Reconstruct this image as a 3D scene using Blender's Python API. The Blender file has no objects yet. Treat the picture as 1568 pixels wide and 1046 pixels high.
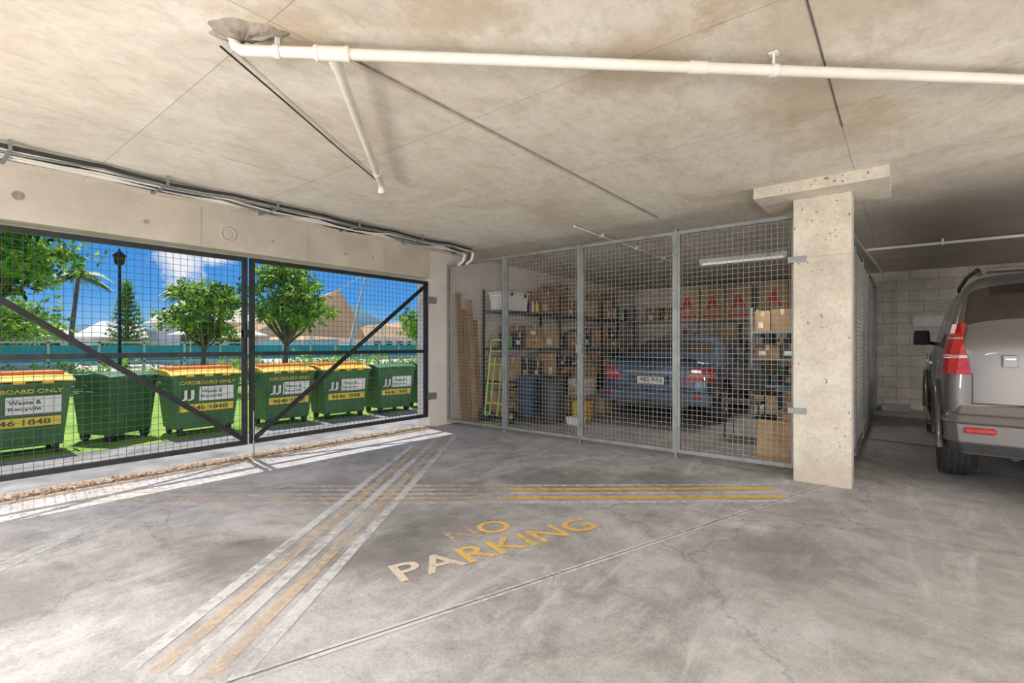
import bpy, math, random
from mathutils import Vector, Matrix
import numpy as np
random.seed(7); np.random.seed(7)
scn = bpy.context.scene
COL = scn.collection
try:
    scn.view_settings.view_transform = 'Standard'
except Exception: pass

# ------------------------------------------------------------ materials
def _nt(name):
    m = bpy.data.materials.new(name); m.use_nodes = True
    nt = m.node_tree
    return m, nt, nt.nodes['Principled BSDF'], nt.nodes, nt.links
def col(c): return (c[0], c[1], c[2], 1)
def ramp(N, stops):
    r = N.new('ShaderNodeValToRGB'); e = r.color_ramp.elements
    while len(e) < len(stops): e.new(0.5)
    for i, (p, c) in enumerate(stops):
        e[i].position = p
        e[i].color = col(c) if not isinstance(c, (int, float)) else (c, c, c, 1)
    return r
def noise(N, L, vec, scale, detail=6, rough=.6, dist=0):
    n = N.new('ShaderNodeTexNoise'); n.inputs['Scale'].default_value = scale
    n.inputs['Detail'].default_value = detail; n.inputs['Roughness'].default_value = rough
    n.inputs['Distortion'].default_value = dist
    L.new(vec, n.inputs['Vector']); return n
def mix(N, L, fac, a, b, mode='MIX'):
    m = N.new('ShaderNodeMix'); m.data_type = 'RGBA'; m.blend_type = mode
    for sock, v in ((m.inputs[0], fac), (m.inputs[6], a), (m.inputs[7], b)):
        if isinstance(v, (int, float)): sock.default_value = v
        elif isinstance(v, tuple): sock.default_value = col(v)
        else: L.new(v, sock)
    return m.outputs[2]
def math_(N, L, op, a, b=None, clamp=False):
    m = N.new('ShaderNodeMath'); m.operation = op; m.use_clamp = clamp
    for i, v in enumerate((a, b)):
        if v is None: continue
        if isinstance(v, (int, float)): m.inputs[i].default_value = v
        else: L.new(v, m.inputs[i])
    return m.outputs[0]
def pmat(name, c1, c2=None, scale=8, rough=.6, metal=0, bump=0, coat=0, bscale=None, alpha=None, emit=0, trans=0, leaf=0):
    m, nt, B, N, L = _nt(name)
    if c2 is None: c2 = tuple(min(1, x*.8) for x in c1)
    tc = N.new('ShaderNodeTexCoord')
    n = noise(N, L, tc.outputs['Object'], scale)
    r = ramp(N, [(.32, c2), (.68, c1)])
    L.new(n.outputs['Fac'], r.inputs[0]); L.new(r.outputs[0], B.inputs['Base Color'])
    B.inputs['Roughness'].default_value = rough; B.inputs['Metallic'].default_value = metal
    B.inputs['Coat Weight'].default_value = coat
    B.inputs['Transmission Weight'].default_value = trans
    if bump:
        n2 = noise(N, L, tc.outputs['Object'], bscale or scale*4, 8)
        b = N.new('ShaderNodeBump'); b.inputs['Strength'].default_value = bump; b.inputs['Distance'].default_value = .01
        L.new(n2.outputs['Fac'], b.inputs['Height']); L.new(b.outputs[0], B.inputs['Normal'])
    if emit:
        B.inputs['Emission Color'].default_value = col(c1); B.inputs['Emission Strength'].default_value = emit
    if leaf:
        t = N.new('ShaderNodeBsdfTranslucent'); L.new(r.outputs[0], t.inputs[0]); mx = N.new('ShaderNodeMixShader'); mx.inputs[0].default_value = leaf
        L.new(B.outputs[0], mx.inputs[1]); L.new(t.outputs[0], mx.inputs[2]); L.new(mx.outputs[0], N['Material Output'].inputs['Surface'])
    return m
def worn(name, c, cover, scale=14, mx_=.8):
    m, nt, B, N, L = _nt(name)
    tc = N.new('ShaderNodeTexCoord')
    n = noise(N, L, tc.outputs['Object'], scale, 9, .75)
    n2 = noise(N, L, tc.outputs['Object'], 1.3, 3, .5)
    s = math_(N, L, 'ADD', math_(N, L, 'MULTIPLY', n.outputs['Fac'], .75), math_(N, L, 'MULTIPLY', n2.outputs['Fac'], .5))
    t = .62 - (cover-.5)*.35
    r = ramp(N, [(t-.10, 0.05), (t+.10, mx_)]); L.new(s, r.inputs[0])
    B.inputs['Base Color'].default_value = col(c); B.inputs['Roughness'].default_value = .75
    tr = N.new('ShaderNodeBsdfTransparent'); mx = N.new('ShaderNodeMixShader')
    L.new(r.outputs[0], mx.inputs[0]); L.new(tr.outputs[0], mx.inputs[1]); L.new(B.outputs[0], mx.inputs[2])
    L.new(mx.outputs[0], N['Material Output'].inputs['Surface'])
    return m
def blotches(N, L, v, c, spots, z, color, strength, nscale=3.2, namp=.9):
    dn = noise(N, L, v, nscale, 8, .72)
    for (x, y, r) in spots:
        vd = N.new('ShaderNodeVectorMath'); vd.operation = 'DISTANCE'; L.new(v, vd.inputs[0]); vd.inputs[1].default_value = (x, y, z)
        d = math_(N, L, 'ADD', vd.outputs['Value'], math_(N, L, 'MULTIPLY', dn.outputs['Fac'], namp))
        rr = ramp(N, [(0, strength), (.5, strength*.75), (1, 0.0)]); L.new(math_(N, L, 'DIVIDE', math_(N, L, 'ADD', d, -namp/2), r*1.35, True), rr.inputs[0])
        c = mix(N, L, rr.outputs[0], c, color)
    return c

def floor_mat():
    m, nt, B, N, L = _nt('concrete_floor')
    tc = N.new('ShaderNodeTexCoord'); v = tc.outputs['Object']
    a = noise(N, L, v, .9, 9, .7, .8); b = noise(N, L, v, 5, 9, .75, .4); g = noise(N, L, v, 70, 4, .75)
    r1 = ramp(N, [(.33, (.33, .322, .325)), (.48, (.47, .462, .472)), (.64, (.60, .595, .62))]); L.new(a.outputs['Fac'], r1.inputs[0])
    r2 = ramp(N, [(.30, (.56, .55, .54)), (.56, (1, 1, 1))]); L.new(b.outputs['Fac'], r2.inputs[0])
    c = mix(N, L, .8, r1.outputs[0], r2.outputs[0], 'MULTIPLY')
    r3 = ramp(N, [(.32, .6), (.56, 1.0)]); L.new(g.outputs['Fac'], r3.inputs[0])
    c = mix(N, L, .7, c, r3.outputs[0], 'MULTIPLY')
    mp = N.new('ShaderNodeMapping'); mp.inputs['Scale'].default_value = (2.6, .7, 1); mp.inputs['Rotation'].default_value = (0, 0, .5)
    L.new(v, mp.inputs[0]); sw = noise(N, L, mp.outputs[0], 1.2, 9, .75, 1.2)
    rs = ramp(N, [(.53, 0.0), (.68, .6)]); L.new(sw.outputs['Fac'], rs.inputs[0])
    c = mix(N, L, rs.outputs[0], c, (.70, .70, .73))
    mp2 = N.new('ShaderNodeMapping'); mp2.inputs['Scale'].default_value = (.6, 2.6, 1); mp2.inputs['Rotation'].default_value = (0, 0, .35); mp2.inputs['Location'].default_value = (4, 7, 0)
    L.new(v, mp2.inputs[0]); sw2 = noise(N, L, mp2.outputs[0], 1.5, 9, .78, 1.6)
    rs2 = ramp(N, [(.54, 0.0), (.70, .5)]); L.new(sw2.outputs['Fac'], rs2.inputs[0])
    c = mix(N, L, rs2.outputs[0], c, (.22, .215, .215))
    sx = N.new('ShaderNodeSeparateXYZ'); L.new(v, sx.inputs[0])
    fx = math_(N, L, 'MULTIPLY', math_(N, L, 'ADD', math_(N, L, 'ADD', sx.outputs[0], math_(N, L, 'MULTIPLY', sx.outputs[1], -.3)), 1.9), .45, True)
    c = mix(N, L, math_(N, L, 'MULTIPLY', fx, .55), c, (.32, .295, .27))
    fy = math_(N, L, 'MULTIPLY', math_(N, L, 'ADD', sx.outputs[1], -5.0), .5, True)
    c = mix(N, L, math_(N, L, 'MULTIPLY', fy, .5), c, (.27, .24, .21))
    sc3 = noise(N, L, v, 2.0, 9, .8, 1.0); rs3 = ramp(N, [(.52, 0.0), (.66, .5)]); L.new(sc3.outputs['Fac'], rs3.inputs[0])
    c = mix(N, L, math_(N, L, 'MULTIPLY', rs3.outputs[0], fx), c, (.62, .60, .57))
    c = blotches(N, L, v, c, ((-2.45, 2.15, .48), (-2.35, 1.75, .3), (-2.6, 3.6, .36), (-2.15, 3.8, .34), (-1.7, 4.2, .3), (-3.6, 2.4, .40), (-3.0, 2.9, .32), (-3.3, .3, .35), (-2.9, 1.2, .3), (-.6, 3.2, .35)), 0, (.16, .155, .155), .62)
    vo = N.new('ShaderNodeTexVoronoi'); vo.feature = 'DISTANCE_TO_EDGE'; vo.inputs['Scale'].default_value = .42
    ad = N.new('ShaderNodeVectorMath'); ad.operation = 'ADD'; L.new(v, ad.inputs[0])
    sc = N.new('ShaderNodeVectorMath'); sc.operation = 'SCALE'; sc.inputs['Scale'].default_value = .5
    cn = noise(N, L, v, 2.2, 6, .7); L.new(cn.outputs['Color'], sc.inputs[0]); L.new(sc.outputs[0], ad.inputs[1]); L.new(ad.outputs[0], vo.inputs['Vector'])
    rc = ramp(N, [(0.0, .4), (.005, 0.0)]); L.new(vo.outputs['Distance'], rc.inputs[0])
    c = mix(N, L, rc.outputs[0], c, (.10, .09, .085))
    L.new(c, B.inputs['Base Color'])
    rr = ramp(N, [(.3, .6), (.7, .88)]); L.new(b.outputs['Fac'], rr.inputs[0]); L.new(rr.outputs[0], B.inputs['Roughness'])
    B.inputs['Specular IOR Level'].default_value = .3
    bp = N.new('ShaderNodeBump'); bp.inputs['Strength'].default_value = .4; bp.inputs['Distance'].default_value = .01
    L.new(b.outputs['Fac'], bp.inputs['Height']); L.new(bp.outputs[0], B.inputs['Normal'])
    return m

def ceiling_mat():
    m, nt, B, N, L = _nt('formed_concrete_ceiling')
    tc = N.new('ShaderNodeTexCoord'); v = tc.outputs['Object']
    sx = N.new('ShaderNodeSeparateXYZ'); L.new(v, sx.inputs[0])
    mp = N.new('ShaderNodeMapping'); mp.inputs['Scale'].default_value = (1.8, .9, 1); L.new(v, mp.inputs[0])
    gr = noise(N, L, mp.outputs[0], 8, 10, .8, .2)
    big = noise(N, L, v, .8, 9, .7, .8)
    r1 = ramp(N, [(.33, (.66, .60, .51)), (.5, (.78, .73, .64)), (.66, (.87, .83, .75))]); L.new(big.outputs['Fac'], r1.inputs[0])
    r2 = ramp(N, [(.34, .74), (.54, 1.0)]); L.new(gr.outputs['Fac'], r2.inputs[0])
    c = mix(N, L, .75, r1.outputs[0], r2.outputs[0], 'MULTIPLY')
    st = noise(N, L, v, 1.1, 10, .8, 1.0)
    rs = ramp(N, [(.51, 0.0), (.68, .45)]); L.new(st.outputs['Fac'], rs.inputs[0])
    c = mix(N, L, rs.outputs[0], c, (.62, .48, .33))
    st2 = noise(N, L, v, 1.9, 9, .78, .6); mv = ramp(N, [(.53, 0.0), (.70, .4)]); L.new(st2.outputs['Fac'], mv.inputs[0])
    c = mix(N, L, mv.outputs[0], c, (.56, .54, .50))
    sp = noise(N, L, v, 26, 8, .85); r3 = ramp(N, [(.32, .5), (.41, 1.0)]); L.new(sp.outputs['Fac'], r3.inputs[0])
    c = mix(N, L, .5, c, r3.outputs[0], 'MULTIPLY')
    c = blotches(N, L, v, c, ((-1.0, 2.3, .3), (-.4, 3.2, .35), (-.25, 2.4, .38), (-.35, 1.9, .28), (.1, 2.2, .28), (-.3, 3.8, .33), (-2.1, 1.1, .2), (-1.4, 1.5, .2)), 2.57, (.46, .33, .20), .5, 3.0, 1.0)
    wx = math_(N, L, 'FRACT', math_(N, L, 'DIVIDE', math_(N, L, 'ADD', sx.outputs[0], 18.3+.9), 1.8))
    wy = math_(N, L, 'FRACT', math_(N, L, 'DIVIDE', math_(N, L, 'ADD', sx.outputs[1], 24.2+.6), 1.2))
    mx = math_(N, L, 'LESS_THAN', math_(N, L, 'ABSOLUTE', math_(N, L, 'ADD', wx, -.5)), .002)
    my = math_(N, L, 'LESS_THAN', math_(N, L, 'ABSOLUTE', math_(N, L, 'ADD', wy, -.5)), .0025)
    seam = math_(N, L, 'MAXIMUM', mx, my)
    c = mix(N, L, math_(N, L, 'MULTIPLY', seam, .5), c, (.24, .20, .15))
    fx = math_(N, L, 'FLOOR', math_(N, L, 'DIVIDE', math_(N, L, 'ADD', sx.outputs[0], 18.3), 1.8))
    fy = math_(N, L, 'FLOOR', math_(N, L, 'DIVIDE', math_(N, L, 'ADD', sx.outputs[1], 24.2), 1.2))
    cb = N.new('ShaderNodeCombineXYZ'); L.new(fx, cb.inputs[0]); L.new(fy, cb.inputs[1])
    wn = N.new('ShaderNodeTexWhiteNoise'); L.new(cb.outputs[0], wn.inputs[0])
    rp = ramp(N, [(0, .94), (1, 1.0)]); L.new(wn.outputs['Value'], rp.inputs[0])
    c = mix(N, L, 1.0, c, rp.outputs[0], 'MULTIPLY')
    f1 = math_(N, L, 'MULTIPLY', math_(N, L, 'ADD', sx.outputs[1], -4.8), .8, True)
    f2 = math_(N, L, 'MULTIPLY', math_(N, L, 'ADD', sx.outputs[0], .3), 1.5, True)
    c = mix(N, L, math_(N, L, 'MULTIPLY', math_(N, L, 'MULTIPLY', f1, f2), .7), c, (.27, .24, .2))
    L.new(c, B.inputs['Base Color']); B.inputs['Roughness'].default_value = .95; B.inputs['Specular IOR Level'].default_value = .2
    bp = N.new('ShaderNodeBump'); bp.inputs['Strength'].default_value = .3; bp.inputs['Distance'].default_value = .008
    L.new(gr.outputs['Fac'], bp.inputs['Height']); L.new(bp.outputs[0], B.inputs['Normal'])
    return m

def block_mat():
    m, nt, B, N, L = _nt('concrete_block_wall')
    tc = N.new('ShaderNodeTexCoord'); v = tc.outputs['Object']
    sx = N.new('ShaderNodeSeparateXYZ'); L.new(v, sx.inputs[0])
    cb = N.new('ShaderNodeCombineXYZ')
    L.new(math_(N, L, 'ADD', sx.outputs[0], sx.outputs[1]), cb.inputs[0]); L.new(sx.outputs[2], cb.inputs[1])
    br = N.new('ShaderNodeTexBrick'); br.inputs['Scale'].default_value = 1
    br.inputs['Brick Width'].default_value = .4; br.inputs['Row Height'].default_value = .2; br.inputs['Mortar Size'].default_value = .006
    br.inputs['Color1'].default_value = (.72, .67, .58, 1); br.inputs['Color2'].default_value = (.64, .59, .51, 1); br.inputs['Mortar'].default_value = (.44, .40, .34, 1)
    L.new(cb.outputs[0], br.inputs['Vector'])
    n = noise(N, L, v, 5, 8, .7); r = ramp(N, [(.3, .7), (.65, 1.05)]); L.new(n.outputs['Fac'], r.inputs[0])
    c = mix(N, L, .8, br.outputs['Color'], r.outputs[0], 'MULTIPLY')
    L.new(c, B.inputs['Base Color']); B.inputs['Roughness'].default_value = .9
    bp = N.new('ShaderNodeBump'); bp.inputs['Strength'].default_value = .5; bp.inputs['Distance'].default_value = .01
    L.new(br.outputs['Fac'], bp.inputs['Height']); bp.invert = True; L.new(bp.outputs[0], B.inputs['Normal'])
    return m

def pitted_concrete():
    m, nt, B, N, L = _nt('pitted_concrete')
    tc = N.new('ShaderNodeTexCoord'); v = tc.outputs['Object']
    a = noise(N, L, v, 3, 9, .7); r = ramp(N, [(.34, (.56, .50, .42)), (.64, (.76, .71, .61))]); L.new(a.outputs['Fac'], r.inputs[0])
    p = noise(N, L, v, 30, 2, .4); r2 = ramp(N, [(.25, 0.0), (.30, 1.0)]); L.new(p.outputs['Fac'], r2.inputs[0])
    c = mix(N, L, r2.outputs[0], (.30, .23, .17), r.outputs[0])
    s_ = noise(N, L, v, 6, 9, .8, .6); r4 = ramp(N, [(.56, 0.0), (.70, .5)]); L.new(s_.outputs['Fac'], r4.inputs[0])
    c = mix(N, L, r4.outputs[0], c, (.50, .37, .25))
    g_ = noise(N, L, v, 40, 5, .8); r5 = ramp(N, [(.34, .8), (.54, 1.0)]); L.new(g_.outputs['Fac'], r5.inputs[0])
    c = mix(N, L, .8, c, r5.outputs[0], 'MULTIPLY')
    sx = N.new('ShaderNodeSeparateXYZ'); L.new(v, sx.inputs[0])
    foot = math_(N, L, 'SUBTRACT', 1.0, math_(N, L, 'MULTIPLY', sx.outputs[2], 3.0), True)
    c = mix(N, L, math_(N, L, 'MULTIPLY', foot, .4), c, (.36, .30, .24))
    L.new(c, B.inputs['Base Color']); B.inputs['Roughness'].default_value = .9
    bp = N.new('ShaderNodeBump'); bp.inputs['Strength'].default_value = .5; bp.inputs['Distance'].default_value = .01
    L.new(r2.outputs[0], bp.inputs['Height']); L.new(bp.outputs[0], B.inputs['Normal'])
    return m

M_floor = floor_mat(); M_ceil = ceiling_mat(); M_block = block_mat(); M_pit = pitted_concrete()
M_beam = pmat('beam_concrete', (.64, .58, .50), (.50, .45, .38), 2.2, .9, 0, .4, bscale=14)
M_reveal = pmat('painted_reveal', (.76, .70, .66), (.66, .60, .56), 3, .8)
M_pvc = pmat('pvc_pipe_cream', (.84, .81, .74), (.72, .69, .61), 5, .4)
M_white = pmat('white_plastic', (.82, .82, .8), (.72, .72, .7), 6, .45)
M_galv = pmat('galvanised_steel', (.34, .36, .36), (.22, .24, .24), 9, .5, .45)
M_wire = pmat('galvanised_wire', (.38, .37, .34), (.26, .26, .24), 30, .5, .3)
M_gate = pmat('dark_painted_steel', (.04, .042, .042), (.02, .022, .022), 10, .45, .3)
M_gwire = pmat('gate_wire', (.10, .105, .10), (.06, .06, .06), 30, .5, .4)
M_blackrub = pmat('black_rubber', (.035, .035, .035), (.02, .02, .02), 12, .8, 0, .2)
M_blackpl = pmat('black_plastic', (.04, .04, .042), (.025, .025, .027), 12, .5)
M_card = pmat('cardboard', (.52, .34, .19), (.38, .24, .13), 4, .85)
M_card2 = pmat('cardboard_dark', (.34, .22, .13), (.22, .14, .08), 4, .85)
M_card3 = pmat('cardboard_pale', (.60, .44, .28), (.48, .34, .21), 4, .85)
M_tape = pmat('packing_tape', (.62, .50, .30), None, 6, .3)
M_red = pmat('red_print', (.72, .05, .05), (.55, .03, .03), 8, .5)
M_wood = pmat('timber', (.50, .33, .18), (.33, .20, .10), 5, .7)
M_green = pmat('bin_green_plastic', (.055, .18, .06), (.035, .12, .04), 3, .55)
M_yel = pmat('bin_yellow_lid', (.78, .50, .04), (.62, .38, .03), 3, .55)
M_orange = pmat('bin_orange_lid', (.80, .24, .03), (.65, .18, .02), 3, .5)
M_sign = pmat('white_sticker', (.80, .81, .79), (.70, .71, .69), 9, .4)
M_ytext = pmat('yellow_print', (.80, .62, .08), (.70, .54, .06), 9, .5)
M_dgreen = pmat('dark_print', (.02, .08, .04), None, 9, .5)
M_chrome = pmat('chrome', (.50, .50, .51), (.40, .40, .41), 6, .25, 1)
M_glass = pmat('tinted_car_glass', (.045, .035, .03), (.025, .02, .018), 3, .1, 0, 0, .4)
M_taill = pmat('red_tail_lamp', (.50, .010, .012), (.24, .006, .006), 30, .2, 0, 0, .6, emit=.03)
M_clear = pmat('clear_lamp_lens', (.55, .42, .40), (.40, .28, .27), 25, .2, .2, 0, .5)
M_silver = pmat('silver_car_paint', (.175, .165, .162), (.155, .147, .145), 1.5, .38, .45, 0, .5)
M_trim = pmat('car_dark_trim', (.05, .05, .052), None, 8, .6)
M_blue = pmat('blue_car_paint', (.075, .12, .21), (.055, .095, .17), 1.5, .3, .4, 0, .8)
M_rim = pmat('alloy_rim', (.5, .5, .5), (.4, .4, .4), 6, .3, .9)
M_leaf = pmat('tree_leaf', (.22, .44, .05), (.09, .25, .02), 1.6, .5, leaf=.35)
M_leaf2 = pmat('tree_leaf_light', (.56, .70, .08), (.28, .48, .04), 2.2, .5, leaf=.45)
M_leaf3 = pmat('tree_leaf_dark', (.06, .15, .03), (.03, .09, .015), 2.2, .5)
M_palm = pmat('palm_frond', (.20, .34, .08), (.08, .20, .04), 1.8, .5)
M_bark = pmat('bark', (.22, .16, .11), (.12, .09, .06), 7, .9, 0, .4)
M_grass = pmat('grass', (.32, .46, .06), (.13, .28, .03), 1.2, .9, 0, .6, bscale=40)
M_asph = pmat('asphalt_driveway', (.34, .33, .32), (.15, .15, .15), 2.5, .9, 0, .3, bscale=60)
M_pave = pmat('promenade_paving', (.6, .55, .48), (.5, .45, .4), 2, .9)
M_teal = pmat('teal_panel', (.05, .45, .62), (.03, .35, .52), .8, .4)
M_wall_w = pmat('white_render', (.80, .77, .72), (.72, .69, .64), 1, .8)
M_wall_c = pmat('cream_render', (.80, .66, .50), (.72, .58, .44), 1, .8)
M_sail = pmat('tan_canvas', (.86, .62, .38), (.76, .53, .31), .6, .8, leaf=.5)
M_hill = pmat('hazy_hill', (.12, .22, .26), (.09, .17, .19), .08, 1)
M_dead = pmat('dead_leaf', (.42, .22, .09), (.24, .12, .05), 30, .8)
M_lgreen = pmat('trolley_green_paint', (.55, .78, .12), (.42, .62, .08), 9, .5)
M_bluepl = pmat('blue_plastic', (.04, .08, .15), (.025, .05, .10), 6, .5)
M_greencr = pmat('green_crate', (.10, .42, .10), None, 6, .5)
M_tube = pmat('lamp_tube', (1, .97, .9), (1, .97, .9), 5, .5, emit=.3)
M_joint = pmat('joint_filler', (.14, .13, .12), (.08, .075, .07), 12, .9)
M_kerb = pmat('kerb_concrete', (.5, .48, .45), (.38, .36, .34), 4, .9)
M_dirt = pmat('dirty_threshold', (.46, .40, .33), (.26, .21, .17), 9, .95, 0, .4)
M_lav = pmat('patch_mortar', (.42, .37, .31), (.24, .20, .165), 14, .95, 0, .8, bscale=30)
M_pw = worn('worn_white_paint', (.72, .73, .76), .66)
M_pwf = worn('faded_white_paint', (.68, .69, .72), .48, 14, .7)
M_py = worn('worn_yellow_paint', (.84, .54, .10), .80, 14, .9)
M_pyf = worn('faded_yellow_paint', (.66, .54, .43), .60)
M_ptx = worn('yellow_letter_paint', (.84, .54, .16), .82, 20, .9)
M_ptxf = worn('faded_letter_paint', (.62, .50, .36), .52, 20)
M_ptw = worn('pale_letter_paint', (.76, .66, .56), .82, 20, .9)

# ------------------------------------------------------------ mesh builder
class MB:
    def __init__(s): s.v = []; s.f = []; s.m = []; s.s = []; s.mats = []
    def mi(s, mat):
        if mat not in s.mats: s.mats.append(mat)
        return s.mats.index(mat)
    def add(s, verts, faces, mat, mtx=None, smooth=False):
        o = len(s.v); k = s.mi(mat)
        if mtx is not None: verts = [mtx @ Vector(p) for p in verts]
        s.v.extend([tuple(p) for p in verts])
        for f in faces: s.f.append([i+o for i in f]); s.m.append(k); s.s.append(smooth)
    def box(s, x0, x1, y0, y1, z0, z1, mat, mtx=None):
        V = [(x0,y0,z0),(x1,y0,z0),(x1,y1,z0),(x0,y1,z0),(x0,y0,z1),(x1,y0,z1),(x1,y1,z1),(x0,y1,z1)]
        F = [(0,3,2,1),(4,5,6,7),(0,1,5,4),(1,2,6,5),(2,3,7,6),(3,0,4,7)]
        s.add(V, F, mat, mtx)
    def taper(s, cx, cy, z0, z1, a0, b0, a1, b1, mat, mtx=None, dx=0, dy=0):
        V = []
        for z, a, b, ox, oy in ((z0, a0, b0, 0, 0), (z1, a1, b1, dx, dy)):
            V += [(cx-a+ox, cy-b+oy, z), (cx+a+ox, cy-b+oy, z), (cx+a+ox, cy+b+oy, z), (cx-a+ox, cy+b+oy, z)]
        F = [(0,3,2,1),(4,5,6,7),(0,1,5,4),(1,2,6,5),(2,3,7,6),(3,0,4,7)]
        s.add(V, F, mat, mtx)
    def bar(s, p0, p1, w, h, mat, up=(0,0,1)):
        p0 = Vector(p0); p1 = Vector(p1); d = p1-p0; l = d.length; d.normalize()
        u = Vector(up)
        if abs(d.dot(u)) > .99: u = Vector((1,0,0))
        r = d.cross(u).normalized(); u = r.cross(d)
        m = Matrix((( r.x,d.x,u.x,p0.x),(r.y,d.y,u.y,p0.y),(r.z,d.z,u.z,p0.z),(0,0,0,1)))
        s.box(-w/2, w/2, 0, l, -h/2, h/2, mat, m)
    def tube(s, pts, r, mat, seg=12, caps=True, mtx=None):
        pts = [Vector(p) for p in pts]; n = len(pts)
        rs = r if isinstance(r, (list, tuple)) else [r]*n
        V = []; F = []; pr = None
        for i, p in enumerate(pts):
            d = (pts[min(i+1, n-1)] - pts[max(i-1, 0)]).normalized()
            if pr is None:
                a = Vector((0,0,1)) if abs(d.z) < .9 else Vector((1,0,0)); pr = d.cross(a).normalized()
            else: pr = (pr - d*pr.dot(d)).normalized()
            q = d.cross(pr)
            for k in range(seg):
                t = 2*math.pi*k/seg; V.append(p + (pr*math.cos(t) + q*math.sin(t))*rs[i])
        for i in range(n-1):
            for k in range(seg):
                k2 = (k+1) % seg; F.append((i*seg+k, i*seg+k2, (i+1)*seg+k2, (i+1)*seg+k))
        s.add(V, F, mat, mtx, True)
        if caps:
            s.add([V[k] for k in range(seg)][::-1], [tuple(range(seg))], mat, mtx)
            s.add([V[(n-1)*seg+k] for k in range(seg)], [tuple(range(seg))], mat, mtx)
    def lathe(s, prof, mat, mtx, seg=28):
        V = []; F = []
        for (r, x) in prof:
            for k in range(seg):
                t = 2*math.pi*k/seg; V.append((x, r*math.cos(t), r*math.sin(t)))
        for i in range(len(prof)-1):
            for k in range(seg):
                k2 = (k+1) % seg; F.append((i*seg+k, i*seg+k2, (i+1)*seg+k2, (i+1)*seg+k))
        s.add(V, F, mat, mtx, True)
    def build(s, name, bevel=0, parent=None):
        me = bpy.data.meshes.new(name); me.from_pydata(s.v, [], s.f)
        for m in s.mats: me.materials.append(m)
        me.polygons.foreach_set('material_index', s.m); me.polygons.foreach_set('use_smooth', s.s); me.update()
        o = bpy.data.objects.new(name, me); COL.objects.link(o)
        if bevel:
            b = o.modifiers.new('bevel', 'BEVEL'); b.width = bevel; b.segments = 2; b.limit_method = 'ANGLE'
        if parent: o.parent = parent
        return o

def text_geo(txt, w=None, h=None, bold=.0):
    cu = bpy.data.curves.new('tmp_text', 'FONT'); cu.body = txt; cu.size = 1; cu.offset = bold; cu.resolution_u = 4
    o = bpy.data.objects.new('tmp_text', cu); COL.objects.link(o)
    dg = bpy.context.evaluated_depsgraph_get(); me = bpy.data.meshes.new_from_object(o.evaluated_get(dg))
    V = [v.co.copy() for v in me.vertices]; F = [tuple(p.vertices) for p in me.polygons]
    bpy.data.objects.remove(o); bpy.data.curves.remove(cu); bpy.data.meshes.remove(me)
    x0 = min(p.x for p in V); x1 = max(p.x for p in V); y0 = min(p.y for p in V); y1 = max(p.y for p in V)
    sx = (w/(x1-x0)) if w else None; sy = (h/(y1-y0)) if h else None
    sx = sx or sy; sy = sy or sx
    return [((p.x-x0)*sx, (p.y-y0)*sy, 0) for p in V], F
def frame(o, X, Y):
    X = Vector(X).normalized(); Y = Vector(Y).normalized(); Z = X.cross(Y)
    return Matrix(((X.x,Y.x,Z.x,o[0]),(X.y,Y.y,Z.y,o[1]),(X.z,Y.z,Z.z,o[2]),(0,0,0,1)))

# ------------------------------------------------------------ shell
H = 2.57; XL = -5.4; YB = 11.7; XR = 5.6; YF = -3.6; T = .27
b = MB(); b.box(XL-T, XR, YF, YB+.2, -.15, 0, M_floor); b.build('floor')
b = MB(); b.box(XL-T, XR+.2, YF, YB+.2, H, H+.3, M_ceil); b.build('ceiling')
b = MB()
b.box(XL-T, XL, -.26, 4.89, 2.165, H, M_beam)
b.box(XL-T, XL, 4.89, YB, 0, H, M_reveal)
b.box(XL-T, XL, YF, -.26, 0, H, M_beam)
for (y, z, r) in ((.62, 2.36, .035), (1.45, 2.32, .02), (2.6, 2.33, .014), (3.5, 2.32, .016), (3.9, 2.33, .012), (4.3, 2.32, .014)):
    b.tube([(XL-.002, y, z), (XL+.006, y, z)], r, M_lav, 14)
b.lathe([(.075, 0), (.075, .006), (.06, .006), (.06, 0)], M_beam, Matrix.Translation((XL, 2.15, 2.33)))
b.tube([(XL, 2.15, 2.33), (XL+.008, 2.15, 2.33)], .035, M_beam, 16)
for y in (1.9, 3.0, 4.1):
    b.box(XL, XL+.002, y, y+.003, 2.165, H, M_lav)
b.build('wall_left')
b = MB(); b.box(XL, XR, YB, YB+.2, 0, H, M_block); b.build('wall_back')
b = MB(); b.box(XR, XR+.2, YF, YB+.2, 0, 1.0, M_block)
for y in (-3.4, 1.5, 6.5, 11.5): b.box(XR, XR+.2, y-.2, y+.2, 1.0, H, M_pit)
b.build('wall_right')
b = MB(); b.box(XL-.2, XL+.12, -.26, 4.89, 0.0, .012, M_dirt); b.build('trim_threshold')

# column and capital
b = MB()
b.box(-.76, -.335, 4.96, 5.2, 0, 2.475, M_pit)
b.box(-.761, -.334, 4.959, 5.201, 1.96, 1.963, M_lav)
b.box(-1.03, -.08, 4.71, 5.4, 2.475, H, M_pit)
b.build('concrete_column', .008)

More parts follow.
